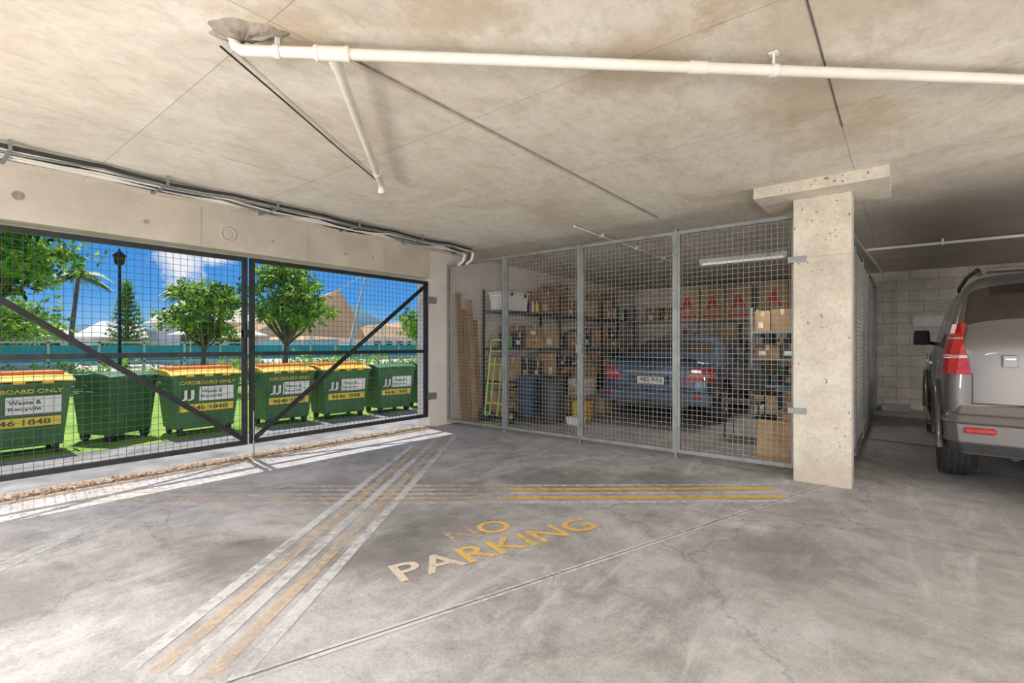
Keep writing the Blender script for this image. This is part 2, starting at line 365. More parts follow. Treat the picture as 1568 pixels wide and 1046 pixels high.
# ceiling details
b = MB()
b.box(-2.070, -2.056, 1.3, 5.1, H-.009, H, M_lav)
b.box(-.302, -.296, .9, 3.72, H-.004, H, M_joint)
b.build('trim_ceiling_joint')
random.seed(3)
b = MB(); seg = 40; V = [(0,0,-.04)]; F = []
rings = ((.2, -.04), (.4, -.036), (.6, -.03), (.8, -.02), (1.0, 0))
for ri, (rr, zz) in enumerate(rings):
    for k in range(seg):
        t = 2*math.pi*k/seg; q = rr*(1+.14*math.sin(3*t+1)+.08*math.sin(7*t)+random.uniform(-.05, .05))
        V.append((.16*q*math.cos(t), .075*q*math.sin(t), zz*random.uniform(.75, 1.25)))
for k in range(seg): F.append((0, 1+(k+1) % seg, 1+k))
for r_ in range(len(rings)-1):
    for k in range(seg):
        a = 1+r_*seg; F.append((a+k, a+(k+1) % seg, a+seg+(k+1) % seg, a+seg+k))
b.add(V, F, M_lav, Matrix.Translation((-2.25, .96, H)) @ Matrix.Rotation(math.radians(40), 4, 'Z'), True)
b.build('mortar_patch')

# PVC drain pipe
b = MB(); zp = 2.49
P0 = Vector((-2.27, .96, zp)); P1 = Vector((1.75, 4.60, zp)); D = (P1-P0).normalized()
b.tube([P0+Vector((-.03, -.025, .07)), P0+Vector((-.02, -.018, .02)), P0, P0+D*.05], .0245, M_pvc, 20)
b.tube([P0, P1], .0245, M_pvc, 20)
tee = Vector((-2.026, 1.268, zp)) ; tee = P0 + D*((tee-P0).dot(D))
b.tube([tee-D*.07, tee+D*.07], .031, M_pvc, 20)
b.tube([tee-D*.075, tee-D*.06], .034, M_pvc, 20); b.tube([tee+D*.06, tee+D*.075], .034, M_pvc, 20)
E = Vector((-3.30, 2.463, zp)); d2 = (E-tee).normalized()
b.tube([tee, tee+d2*.1], .030, M_pvc, 20)
b.tube([tee, E-d2*.05, E, E+d2*.03+Vector((0,0,-.04))], .024, M_pvc, 20)
b.tube([E-d2*.28, E-d2*.20], .029, M_pvc, 20)
b.tube([E+d2*.015+Vector((0,0,-.02)), E+d2*.035+Vector((0,0,-.05))], .028, M_pvc, 20)
for s_ in (.15, 2.42, 4.2):
    c = P0+D*s_
    b.tube([c-D*.012, c+D*.012], .030, M_white, 18); b.bar(c+Vector((0,0,.026)), (c.x, c.y, H), .02, .008, M_white)
    b.box(c.x-.02, c.x+.02, c.y-.02, c.y+.02, H-.006, H, M_white)
c = P0+D*2.05; b.tube([c-D*.04, c+D*.04], .0285, M_pvc, 20)
b.build('ceiling_drain_pipe')
b = MB()
b.tube([(-2.42, .93, H-.02), (-2.7, 1.37, H-.016), (-3.05, 1.93, H-.02), (-3.41, 2.5, H-.01)], .005, M_blackpl, 8)
b.build('ceiling_cable')

# conduit bundle along gate wall
random.seed(5); b = MB()
def run(x, z, r, mat, sag, y0=-3.5, y1=5.05):
    pts = []; y = y0; k = 0
    while y < y1:
        sg = sag*random.uniform(.3, 1.6)
        for t in (0, .25, .5, .75):
            yy = y+t*.9
            if yy > y1: break
            pts.append((x+sag*.7*math.sin(yy*3.1+x*40), yy, z-sg*math.sin(t*math.pi)))
        y += .9
    b.tube(pts, r, mat, 10)
run(-4.70, H-.03, .014, M_blackpl, .016); run(-4.74, H-.045, .009, M_galv, .03)
run(-4.79, H-.03, .02, M_pvc, .0); run(-4.845, H-.035, .012, M_blackpl, .025); run(-4.82, H-.05, .008, M_pvc, .035)
run(-4.90, H-.03, .011, M_galv, .03); run(-4.95, H-.04, .024, M_pvc, .0); run(-5.01, H-.03, .011, M_blackpl, .02)
y = -3.1
while y < 5.1:
    b.box(-5.05, -4.66, y-.012, y+.012, H-.078, H-.072, M_galv)
    b.bar((-5.045, y, H-.075), (-5.045, y, H-.001), .02, .006, M_galv); b.bar((-4.665, y, H-.075), (-4.665, y, H-.001), .02, .006, M_galv)
    y += .9
for x, r, m_ in ((-4.95, .024, M_pvc), (-4.79, .02, M_pvc), (-4.86, .014, M_blackpl)):
    b.tube([(x, 5.0, H-.035), (x+.02, 5.08, H-.045), (x+.03, 5.12, H-.09), (x+.0, 5.12, H-.17), (x-.12, 5.14, H-.21)], r, m_, 10)
b.build('conduit_bundle')

# ------------------------------------------------------------ floor markings
def strip(b, p0, p1, off, w, mat, z=.003):
    p0 = Vector((p0[0], p0[1])); p1 = Vector((p1[0], p1[1])); d = (p1-p0).normalized(); n = Vector((d.y, -d.x))
    a = p0+n*(off-w/2); c = p0+n*(off+w/2); e = p1+n*(off+w/2); f = p1+n*(off-w/2)
    b.add([(a.x,a.y,z),(c.x,c.y,z),(e.x,e.y,z),(f.x,f.y,z)], [(0,1,2,3)], mat)
b = MB()
S0 = Vector((-5.2, 1.21)); S1 = Vector((-.948, 4.68)); mid = S0.lerp(S1, .60)
for i in range(5):
    strip(b, mid, S1, .03+i*.112, .07 if i % 2 else .055, M_py if i % 2 else M_pw)
    strip(b, S0, mid, .03+i*.112, .075, M_pyf if i % 2 else M_pwf)
Q0 = Vector((-2.263, .522)); Q1 = Vector((-5.03, 4.46))
for i in range(5):
    strip(b, Q0+Vector((.5,-.1))*(.02*i), Q1, .035+i*.1, .062, M_pyf if i % 2 else M_pw, .0035)
strip(b, (-3.1, -.45), (-5.0, 1.75), 0, .10, M_pwf, .0031)
J0 = Vector((-.52, 4.955)); J1 = Vector((-2.6, -1.52))
strip(b, J0, J1, -.012, .022, M_pw, .0032); strip(b, J0, J1, .014, .016, M_pw, .0032)
b.build('line_marking')
b = MB(); strip(b, J0, J1, .003, .006, M_joint, .0036); b.build('trim_floor_joint')
b = MB()
V, F = text_geo('PARKING', 1.367, .215, .014)
mt = frame((-1.979, 1.603, .0042), (.311, .951, 0), (-.951, .311, 0))
fa = [f for f in F if sum(V[i][0] for i in f)/len(f) < .36]; fs = set(fa); fb = [f for f in F if f not in fs]
b.add(V, fa, M_ptw, mt); b.add(V, fb, M_ptx, mt)
V, F = text_geo('NO', .44, .205, .014)
mt = frame((-2.115, 2.12, .0042), (.311, .951, 0), (-.951, .311, 0))
fa = [f for f in F if sum(V[i][0] for i in f)/len(f) < .2]; fs = set(fa); fb = [f for f in F if f not in fs]
b.add(V, fa, M_ptxf, mt); b.add(V, fb, M_ptx, mt)
b.build('no_parking_lettering')

# ------------------------------------------------------------ gates
def gate(y0, y1, diag_up):
    b = MB(); x = XL-.035; z0, z1, zm = .15, 2.12, 1.105; w = .045
    for y in (y0+w/2, y1-w/2): b.box(x-w/2, x+w/2, y-w/2, y+w/2, z0, z1, M_gate)
    for z in (z0+w/2, zm, z1-w/2): b.box(x-w/2, x+w/2, y0+w, y1-w, z-w/2, z+w/2, M_gate)
    a, c = (z0+w, z1-w) if diag_up else (z1-w, z0+w)
    b.bar((x+.03, y0+w/2, a), (x+.03, y1-w/2, c), .012, .05, M_gate, (1,0,0))
    b.bar((x+.03, y0+w/2, a), (x+.03, y1-w/2, c), .05, .014, M_gate, (1,0,0))
    yy = y0+w+.03
    while yy < y1-w: b.box(x-.0016, x+.0016, yy-.0016, yy+.0016, z0+w, z1-w, M_gwire); yy += .06
    zz = z0+w+.03
    while zz < z1-w: b.box(x+.0016, x+.0048, y0+w, y1-w, zz-.0016, zz+.0016, M_gwire); zz += .06
    return b
b = gate(-.2, 2.345, False)
b.box(XL-.06, XL+.02, 2.30, 2.36, 1.28, 1.36, M_gate); b.tube([(XL+.01, 2.34, 1.45), (XL+.01, 2.34, 1.1)], .008, M_galv, 8)
for z in (.45, 1.85): b.tube([(XL-.035, -.23, z-.06), (XL-.035, -.23, z+.06)], .022, M_galv)
b.build('security_gate')
b = gate(2.375, 4.86, True)
b.tube([(XL+.0, 2.40, .5), (XL+.0, 2.40, .012)], .008, M_galv, 8)
for z in (.45, 1.85):
    b.tube([(XL-.035, 4.875, z-.06), (XL-.035, 4.875, z+.06)], .016, M_galv)
    b.box(XL-.01, XL+.004, 4.85, 5.02, z-.05, z+.05, M_galv); b.tube([(XL, 4.98, z), (XL+.02, 4.98, z)], .012, M_galv, 8)
b.build('security_gate')

# leaf litter
random.seed(11); b = MB()
for i in range(2600):
    y = random.uniform(-.2, 4.85); x = XL+random.gauss(-.02, .08)
    if random.random() < .10: x = XL+abs(random.gauss(0, .3))
    if x < -5.63: continue
    a = random.uniform(0, 6.28); s_ = random.uniform(.007, .02); z = .014+random.uniform(0, .012)
    ca, sa = math.cos(a)*s_, math.sin(a)*s_
    b.add([(x-ca, y-sa, z), (x+sa*.5, y-ca*.5, z+.005), (x+ca, y+sa, z+random.uniform(0, .008)), (x-sa*.5, y+ca*.5, z+.003)], [(0,1,2,3)], M_dead)
b.build('leaf_litter')

# ------------------------------------------------------------ storage cage
def wirepanel(b, axis, c, a0, a1, z0, z1, fr=.036, pitch=.05):
    def bx(u0, u1, n0, n1, q0, q1, mat):
        if axis == 'x': b.box(u0, u1, c+n0, c+n1, q0, q1, mat)
        else: b.box(c+n0, c+n1, u0, u1, q0, q1, mat)
    bx(a0, a0+fr, -.018, .018, z0, z1, M_galv); bx(a1-fr, a1, -.018, .018, z0, z1, M_galv)
    bx(a0+fr, a1-fr, -.018, .018, z0, z0+fr, M_galv); bx(a0+fr, a1-fr, -.018, .018, z1-fr, z1, M_galv)
    u = a0+fr+pitch/2
    while u < a1-fr: bx(u-.0016, u+.0016, -.0016, .0016, z0+fr, z1-fr, M_wire); u += pitch
    z = z0+fr+pitch/2
    while z < z1-fr: bx(a0+fr, a1-fr, .0016, .0048, z-.0016, z+.0016, M_wire); z += pitch
YC = 5.235
b = MB(); xs = [-5.395, -4.265, -3.08, -1.90, -.775]
for i in range(4): wirepanel(b, 'x', YC, xs[i]+.004, xs[i+1]-.004, .05, 2.41)
for i in (1, 2, 3): b.box(xs[i]-.012, xs[i]+.012, YC-.03, YC+.03, 0, 2.43, M_galv)
b.box(-3.12, -3.04, YC-.05, YC-.018, 1.1, 1.2, M_galv)
for z in (.62, 1.95):
    b.box(-.80, -.66, YC-.29, YC-.276, z-.025, z+.025, M_galv)
    b.tube([(-.78, YC-.04, z-.07), (-.78, YC-.04, z+.07)], .014, M_galv)
    b.bar((-.78, YC-.04, z), (-.78, YC-.28, z), .05, .008, M_galv)
b.build('storage_cage_fence')
b = MB(); ys = [5.25, 6.5, 7.8, 9.1, 10.4, 11.68]
for i in range(5): wirepanel(b, 'y', -.42, ys[i], ys[i+1], .05, 2.3)
for y in ys[1:-1]: b.box(-.445, -.395, y-.02, y+.02, 0, 2.32, M_galv)
b.build('storage_cage_fence')

# ------------------------------------------------------------ cage fluorescent, added fill lamps
def batten(x, y, along='x', L_=1.2, power=30, z=H-.001):
    e = bpy.data.objects.new('fluorescent_and_fill_light', None); e.location = (x, y, z); COL.objects.link(e)
    b = MB()
    a, c = (L_/2, .05) if along == 'x' else (.05, L_/2)
    b.taper(0, 0, -.055, 0, a-.0, c*.6 if along == 'x' else c, a, c, M_white) if along == 'x' else b.taper(0, 0, -.055, 0, a*.6, c, a, c, M_white)
    for sgn in (-1, 1):
        if along == 'x':
            b.tube([(-L_/2+.03, sgn*.025, -.075), (L_/2-.03, sgn*.025, -.075)], .013, M_tube, 10); b.box(sgn*(L_/2-.02)-.015, sgn*(L_/2-.02)+.015, -.045, .045, -.095, -.04, M_white)
        else:
            b.tube([(sgn*.025, -L_/2+.03, -.075), (sgn*.025, L_/2-.03, -.075)], .013, M_tube, 10); b.box(-.045, .045, sgn*(L_/2-.02)-.015, sgn*(L_/2-.02)+.015, -.095, -.04, M_white)
    b.build('batten', 0, e)
    ld = bpy.data.lights.new('lamp', 'AREA'); ld.shape = 'RECTANGLE'; ld.size = L_ if along == 'x' else .2; ld.size_y = .2 if along == 'x' else L_
    ld.energy = power; ld.color = (1, .94, .85)
    lo = bpy.data.objects.new('lamp', ld); lo.location = (0, 0, -.1); lo.parent = e; COL.objects.link(lo)
batten(-1.95, 8.15, 'x', 1.25, 26)
batten(2.6, 2.0, 'y', 1.25, 60)  # this and the next three: unseen battens added as fill light
batten(-3.2, -1.2, 'x', 1.25, 95)
batten(.4, -1.6, 'x', 1.25, 95)
batten(3.0, 8.8, 'x', 1.25, 45)
def fill_uplight(x, y, z, power, tx, ty, size=.8):  # added uplight on a stand, out of view, brightens ceiling by bounce
    e = bpy.data.objects.new('added_fill_uplight', None); e.location = (x, y, 0); COL.objects.link(e)
    b = MB()
    b.tube([(0, 0, .35), (0, 0, z-.08)], .015, M_blackpl, 10)
    for k in range(3):
        a = k*2.094; b.tube([(0, 0, .6), (math.cos(a)*.4, math.sin(a)*.4, .01)], .011, M_blackpl, 8)
    dirv = Vector((tx-x, ty-y, 2.57-z)).normalized(); rot = dirv.to_track_quat('-Z', 'Y').to_matrix().to_4x4()
    mt = Matrix.Translation((0, 0, z)) @ rot
    b.taper(0, 0, -.02, .14, size/2, size/2, .1, .1, M_blackpl, mt); b.box(-size/2+.02, size/2-.02, -size/2+.02, size/2-.02, -.024, -.02, M_white, mt)
    b.build('stand', 0, e)
    ld = bpy.data.lights.new('lamp', 'AREA'); ld.shape = 'SQUARE'; ld.size = size-.06; ld.energy = power; ld.color = (1, .94, .86)
    lo = bpy.data.objects.new('lamp', ld); lo.matrix_local = Matrix.Translation((0, 0, z)) @ rot @ Matrix.Translation((0, 0, -.03)); lo.parent = e; COL.objects.link(lo)
fill_uplight(2.2, -2.0, .7, 165, 1.0, 1.8)
fill_uplight(-3.0, -2.4, .7, 120, -2.6, 1.6)
fill_uplight(3.6, 4.2, .7, 60, 2.2, 5.0)

b = MB(); b.tube([(-.44, 8.45, H-.05), (5.5, 8.62, H-.05)], .02, M_pvc, 12)
for x in (.4, 2.0, 4.0): b.box(x-.012, x+.012, 8.44, 8.58, H-.075, H, M_white)
b.build('ceiling_conduit')
b = MB(); b.tube([(-2.94, 4.85, H-.02), (-2.93, 7.7, H-.02)], .012, M_pvc, 10)
for y in (5.5, 6.5, 7.5): b.box(-2.965, -2.905, y-.01, y+.01, H-.035, H, M_white)
b.build('ceiling_conduit')
b = MB(); b.tube([(-.55, 5.5, H-.05), (-.3, 11.2, H-.05)], .018, M_pvc, 10); b.box(-.6, -.46, 5.45, 5.6, H-.1, H, M_white); b.build('ceiling_conduit')
b = MB(); b.box(.14, .76, YB-.012, YB-.002, 1.54, 1.72, M_sign); b.build('wall_sign', .002)
b = MB(); b.box(-.3, .1, YB-.45, YB, .0, .1, M_kerb); b.build('wheel_kerb', .01)

# ------------------------------------------------------------ cars
def car(name, loc, st, sideglass, rg, wg, R, wy, paint, tw, extra, inset=.02):
    root = bpy.data.objects.new(name, None); root.location = loc; COL.objects.link(root)
    mats = [paint, M_glass, M_trim]
    V = []; F = []; MI = []
    def sec(y, zb, w, belt, wr, top, k=1.0):
        h = [(0, zb), (.55*w, zb), (.92*w, zb+.02), (.985*w, zb+.14), (w, (zb+belt)/2), (.985*w, belt-.05), (.955*w, belt),
             ((.955*w+wr)/2+.015, (belt+top)/2), (wr, top-.06), (wr*.82, top-.006), (0, top+.012)]
        full = h + [(-x, z) for x, z in h[9:0:-1]]
        zc = (zb+top)/2
        return [(x*k, y, zc+(z-zc)*k) for x, z in full]
    secs = [sec(*st[0], k=.55)] + [sec(*q) for q in st] + [sec(*st[-1], k=.55)]
    for s_ in secs: V += s_
    n = 20
    for i in range(len(secs)-1):
        si = i-1
        for j in range(n):
            j2 = (j+1) % n; F.append((i*n+j, i*n+j2, (i+1)*n+j2, (i+1)*n+j)); k = 0
            if si in sideglass and j in (6, 7, 12, 13): k = 1
            if si in (rg, wg) and j in (8, 9, 10, 11): k = 1
            if j in (0, 1, 2, 17, 18, 19): k = 2
            MI.append(k)
    F.append(tuple(range(n))[::-1]); MI.append(0)
    F.append(tuple(range((len(secs)-1)*n, len(secs)*n))); MI.append(0)
    me = bpy.data.meshes.new('body'); me.from_pydata(V, [], F)
    for m_ in mats: me.materials.append(m_)
    me.polygons.foreach_set('material_index', MI); me.update()
    o = bpy.data.objects.new('body_src', me); COL.objects.link(o)
    ss = o.modifiers.new('s', 'SUBSURF'); ss.levels = 2; ss.render_levels = 2
    cutters = []
    W = st[3][2]
    for y in wy:
        for sgn in (-1, 1):
            c = MB(); c.mats = list(mats)
            c.tube([(sgn*(W-.28), y, R), (sgn*(W+.2), y, R)], R+.055, M_trim, 32)
            co = c.build('cutter'); cutters.append(co)
            bo = o.modifiers.new('b', 'BOOLEAN'); bo.operation = 'DIFFERENCE'; bo.object = co; bo.solver = 'EXACT'
    dg = bpy.context.evaluated_depsgraph_get(); dg.update()
    nm = bpy.data.meshes.new_from_object(o.evaluated_get(dg))
    for p in nm.polygons: p.use_smooth = True
    try: nm.set_sharp_from_angle(angle=math.radians(40))
    except Exception: pass
    for c in cutters: bpy.data.objects.remove(c)
    bpy.data.objects.remove(o)
    bo = bpy.data.objects.new('body', nm); COL.objects.link(bo); bo.parent = root
    for wi, y in enumerate(wy):
        for sgn in (-1, 1):
            b = MB(); mt = Matrix.Translation((sgn*(W-tw/2-inset), y, R)) @ (Matrix.Identity(4) if sgn > 0 else Matrix.Rotation(math.pi, 4, 'Z'))
            h = tw/2
            b.lathe([(R*.62, -h), (R*.9, -h), (R*.985, -h*.8), (R, -h*.45), (R, h*.45), (R*.985, h*.8), (R*.9, h), (R*.62, h), (R*.6, h*.8)], M_blackrub, mt, 40)
            for q in (-.5, -.17, .17, .5): b.lathe([(R*1.004, h*q-.008), (R*1.004, h*q+.008)], M_trim, mt, 40)
            for k in range(40):
                t = 2*math.pi*k/40
                b.box(-h*.95, -h*.5, -.008, .008, R*.97, R*1.006, M_blackrub, mt @ Matrix.Rotation(t, 4, 'X'))
                b.box(h*.5, h*.95, -.008, .008, R*.97, R*1.006, M_blackrub, mt @ Matrix.Rotation(t, 4, 'X'))
            b.lathe([(R*.62, h*.75), (R*.6, h*.9), (R*.56, h*.8), (R*.54, h*.2), (.001, h*.2)], M_rim, mt, 32)
            b.lathe([(R*.6, -h*.9), (.001, -h*.85)], M_trim, mt, 32)
            for k in range(6):
                t = 2*math.pi*k/6
                b.taper(0, 0, R*.1, R*.57, .02, R*.11, .016, R*.07, M_rim, mt @ Matrix.Rotation(t, 4, 'X') @ Matrix.Translation((h*.6, 0, 0)))
            b.tube([(h*.3, 0, 0), (h*.85, 0, 0)], R*.16, M_rim, 18, True, mt)
            b.build('wheel', .003, root)
    extra(root)
    return root

suv_st = [ (.00, .52, .86, 1.12, .82, 1.20), (.045, .44, .925, 1.18, .85, 1.29), (.10, .42, .94, 1.20, .86, 1.35),
 (.36, .42, .945, 1.20, .79, 1.75), (.50, .42, .95, 1.20, .77, 1.81), (1.25, .42, .95, 1.18, .76, 1.83), (1.36, .42, .95, 1.18, .76, 1.83),
 (2.15, .42, .95, 1.15, .76, 1.83), (2.25, .42, .95, 1.15, .76, 1.83), (2.85, .42, .95, 1.13, .75, 1.79), (3.05, .42, .95, 1.12, .74, 1.75),
 (3.6, .42, .945, 1.10, .80, 1.20), (4.2, .42, .93, 1.05, .80, 1.13), (4.55, .44, .88, .95, .80, 1.02), (4.68, .48, .80, .85, .74, .92)]
def suv_extra(root):
    for sgn in (-1, 1):
        b = MB()
        LV = [(.97, .80, .945, -.004, .20), (1.00, .795, .942, -.004, .23), (1.10, .81, .935, .002, .27), (1.20, .835, .918, .018, .32), (1.29, .845, .90, .048, .36), (1.37, .85, .882, .10, .40)]
        def loft(levels, mat, off=0.0):
            V = []; F = []; n = 10
            for (z, xa, xo, yo, l) in levels:
                o_ = [(xa, -.006-off+yo), (xo-.07, -.004-off+yo), (xo-.018, .035-off*.7+yo), (xo+.008+off, .11+yo), (xo+.014+off, l)]
                i_ = [(xo-.05, l), (xo-.06, .14+yo), (xo-.07, .10+yo), (xo-.09, .07+yo), (xa, .06+yo)]
                V += [(sgn*x, y, z) for x, y in o_+i_]
            for k in range(len(levels)-1):
                for j in range(n): F.append((k*n+j, k*n+(j+1) % n, (k+1)*n+(j+1) % n, (k+1)*n+j))
            F.append(tuple(range(n))); F.append(tuple(range((len(levels)-1)*n, len(levels)*n)))
            b.add(V, F, mat)
        loft(LV, M_taill)
        loft([(1.095, .812, .934, .002, .25), (1.12, .815, .931, .004, .26)], M_clear, .005)
        loft([(1.245, .845, .908, .032, .32), (1.26, .845, .905, .036, .33)], M_clear, .005)
        b.build('tail_lamp', .004, root)
        b = MB()
        b.taper(sgn*1.02, 2.95, 1.20, 1.38, .085, .05, .075, .06, M_blackpl); b.bar((sgn*.86, 2.98, 1.20), (sgn*.98, 2.96, 1.24), .05, .04, M_blackpl)
        b.build('door_mirror', .02, root)
        b = MB(); b.tube([(sgn*.70, .48, 1.79), (sgn*.705, .60, 1.84), (sgn*.70, 1.6, 1.875), (sgn*.69, 2.6, 1.85), (sgn*.67, 2.8, 1.80)], .018, M_blackpl, 10)
        b.build('roof_rail', 0, root)
        b = MB()
        for y in (1.0, 3.75):
            pts = []
            for k in range(15):
                t = math.pi*(-.06+1.12*k/14); pts.append((sgn*.955, y+.455*math.cos(t), .39+.455*math.sin(t)))
            b.tube(pts, .028, M_silver, 8)
        b.build('wheel_arch', 0, root)
        b = MB()
        for (y0, y1) in ((1.3, 2.2), (2.25, 3.05)):
            b.box(sgn*.962-.003, sgn*.962+.003, y1-.004, y1+.004, .55, 1.1, M_trim); b.bar((sgn*.985, y0+.05, 1.02), (sgn*.985, y0+.22, 1.02), .02, .025, M_chrome)
        b.tube([(sgn*.93, 1.55, .40), (sgn*.97, 1.7, .38), (sgn*.97, 3.1, .38), (sgn*.93, 3.2, .40)], .035, M_silver, 10)
        b.build('side_step', 0, root)
    b = MB()
    prof = [(-.93, .40), (-.955, .16), (-.945, .02), (-.88, -.07), (-.5, -.105), (0, -.11), (.5, -.105), (.88, -.07), (.945, .02), (.955, .16), (.93, .40)]
    def bump(z0, z1, k0, k1, mat, push0=0, push1=0):
        V = []
        for (z, k, ps) in ((z0, k0, push0), (z1, k1, push1)):
            for (x, y) in prof: V.append((x*k, y+ps, z))
            for (x, y) in reversed(prof): V.append((x*k*.86, y+.22, z))
        n = len(prof)*2; F = [tuple(range(n)), tuple(range(n, 2*n))] + [(i, (i+1) % n, n+(i+1) % n, n+i) for i in range(n)]
        b.add(V, F, mat)
    bump(.36, .45, .95, .985, M_trim, .04, .0); bump(.45, .60, .985, 1.0, M_silver); bump(.60, .66, 1.0, .985, M_silver, 0, .03); bump(.66, .74, .98, .97, M_silver, .06, .09)
    for sgn in (-1, 1): b.box(sgn*.75-.09, sgn*.75+.09, -.104, -.07, .525, .57, M_taill)
    b.build('rear_bumper', .012, root)
    b = MB()
    b.box(-.3, .3, -.03, .03, .86, .98, M_trim); b.box(-.19, .19, -.04, -.03, .87, .97, M_sign)
    b.box(-.50, .50, -.025, .03, 1.0, 1.03, M_chrome)
    b.box(-.62, -.54, -.03, .02, 1.03, 1.12, M_silver); b.box(-.61, -.55, -.036, .02, 1.085, 1.10, M_chrome)
    for x in (-.785, .785): b.box(x-.003, x+.003, -.006, .05, .74, .98, M_trim)
    b.box(-.78, .78, -.008, .05, .742, .75, M_trim)
    b.bar((-.3, .17, 1.45), (.25, .15, 1.42), .02, .02, M_blackpl)
    b.build('tailgate_trim', .004, root)
    b = MB(); b.taper(0, .33, 1.785, 1.815, .68, .10, .64, .08, M_silver); b.build('roof_spoiler', .01, root)
    b = MB(); b.tube([(-.55, .0, .36), (-.55, .3, .36)], .03, M_trim, 12); b.tube([(-.7, 1.0, .4), (.7, 1.0, .4)], .05, M_trim, 12); b.box(-.6, .6, .4, 3.9, .34, .44, M_trim)
    b.build('underbody', 0, root)
    b = MB(); b.box(-.45, .45, 4.62, 4.70, .62, .85, M_trim)
    for sgn in (-1, 1): b.box(sgn*.66-.14, sgn*.66+.14, 4.5, 4.64, .78, .92, M_clear)
    b.build('front_grille', .01, root)
car('suv', (1.205, 5.2, 0), suv_st, (4, 6, 8), 2, 10, .385, (1.0, 3.75), M_silver, .26, suv_extra, -.005)

sd_st = [ (.00, .42, .76, .78, .70, .86), (.05, .32, .84, .88, .76, .96), (.12, .28, .865, .93, .76, 1.0), (.45, .26, .875, .93, .74, 1.02), (.66, .26, .875, .93, .72, 1.04),
 (1.15, .26, .875, .92, .61, 1.31), (1.3, .26, .875, .92, .60, 1.35), (1.9, .26, .875, .91, .61, 1.38), (1.98, .26, .875, .91, .61, 1.38), (2.5, .26, .875, .90, .60, 1.36), (2.65, .26, .875, .9, .59, 1.32),
 (3.15, .26, .87, .88, .70, .98), (3.6, .27, .85, .82, .68, .88), (3.85, .3, .8, .7, .62, .76), (3.95, .34, .7, .6, .56, .66)]
def sedan_extra(root):
    for sgn in (-1, 1):
        b = MB()
        for (z0, z1, mat, xin) in ((.66, .74, M_taill, .50), (.74, .78, M_clear, .56), (.78, .85, M_taill, .60)):
            pts = [(xin, -.015), (.74, .0), (.84, .05), (.885, .22)]; V = []
            for z, q in ((z0, 0), (z1, .008)):
                for x, y in pts: V.append((sgn*(x-q), y+q, z))
                for x, y in reversed(pts): V.append((sgn*(x-.06), y+.06+q, z))
            n = 8; F = [tuple(range(n)), tuple(range(n, 2*n))] + [(i, (i+1) % n, n+(i+1) % n, n+i) for i in range(n)]
            b.add(V, F, mat)
        b.build('tail_lamp', .006, root)
        b = MB(); b.taper(sgn*.95, 2.5, .92, 1.04, .07, .04, .06, .05, M_blue); b.bar((sgn*.85, 2.5, .93), (sgn*.92, 2.5, .95), .04, .03, M_trim); b.build('door_mirror', .015, root)
        b = MB()
        for (y0, y1) in ((1.1, 1.94), (1.94, 2.8)): b.box(sgn*.882-.003, sgn*.882+.003, y1-.003, y1+.003, .4, .88, M_trim); b.bar((sgn*.895, y0+.06, .82), (sgn*.895, y0+.2, .82), .015, .02, M_chrome)
        b.build('door_trim', 0, root)
    b = MB(); b.box(-.26, .26, -.035, .02, .60, .74, M_trim); b.box(-.21, .21, -.045, -.03, .61, .72, M_sign)
    V, F = text_geo('482 RKJ', .34, .07, .01); b.add(V, F, M_dgreen, frame((-.17, -.048, .63), (1,0,0), (0,0,1)))
    b.box(-.46, .46, -.03, .03, .77, .795, M_chrome); b.box(-.86, .86, -.055, .1, .34, .50, M_blue); b.box(-.55, .55, -.06, .05, .28, .36, M_trim)
    b.lathe([(.05, 0), (.05, .01), (.035, .01), (.035, 0)], M_chrome, frame((0, -.035, .86), (0,-1,0), (1,0,0)), 20)
    b.taper(0, .1, .99, 1.025, .66, .07, .60, .04, M_blue)
    for s_ in (-1, 1):
        b.box(s_*.7-.07, s_*.7+.07, -.062, -.05, .42, .46, M_taill); b.box(s_*.63-.003, s_*.63+.003, -.012, .03, .5, .66, M_trim)
    b.build('rear_bumper', .012, root)
car('sedan_car', (-3.0, 7.2, 0), sd_st, (6, 8), 4, 10, .315, (.8, 3.15), M_blue, .2, sedan_extra)

# ------------------------------------------------------------ storage contents
def carton(b, x0, x1, y0, y1, z0, z1, mat, face='y', logo=False):
    b.box(x0, x1, y0, y1, z0, z1, mat)
    if face == 'y':
        xm = (x0+x1)/2; b.box(xm-.025, xm+.025, y0-.002, y0+.01, z1-.09, z1+.001, M_tape)
        if logo:
            V, F = text_geo('A', (x1-x0)*.62, (z1-z0)*.46, .05); b.add(V, F, M_red, frame((x0+(x1-x0)*.19, y0-.003, z0+(z1-z0)*.30), (1,0,0), (0,0,1)))
            b.box(x0+.05, x1-.05, y0-.002, y0+.01, z0+.06, z0+.13, M_red)
        else: b.box(x0+.05, x0+.05+(x1-x0)*.3, y0-.002, y0+.01, z0+.05, z0+.05+(z1-z0)*.3, random.choice([M_sign, M_card3, M_card2]))
    else:
        ym = (y0+y1)/2; b.box(x1-.01, x1+.002, ym-.025, ym+.025, z1-.09, z1+.001, M_tape)
        b.box(x1-.01, x1+.002, y0+.05, y0+.05+(y1-y0)*.35, z0+.05, z0+.05+(z1-z0)*.3, random.choice([M_sign, M_card3, M_card2]))
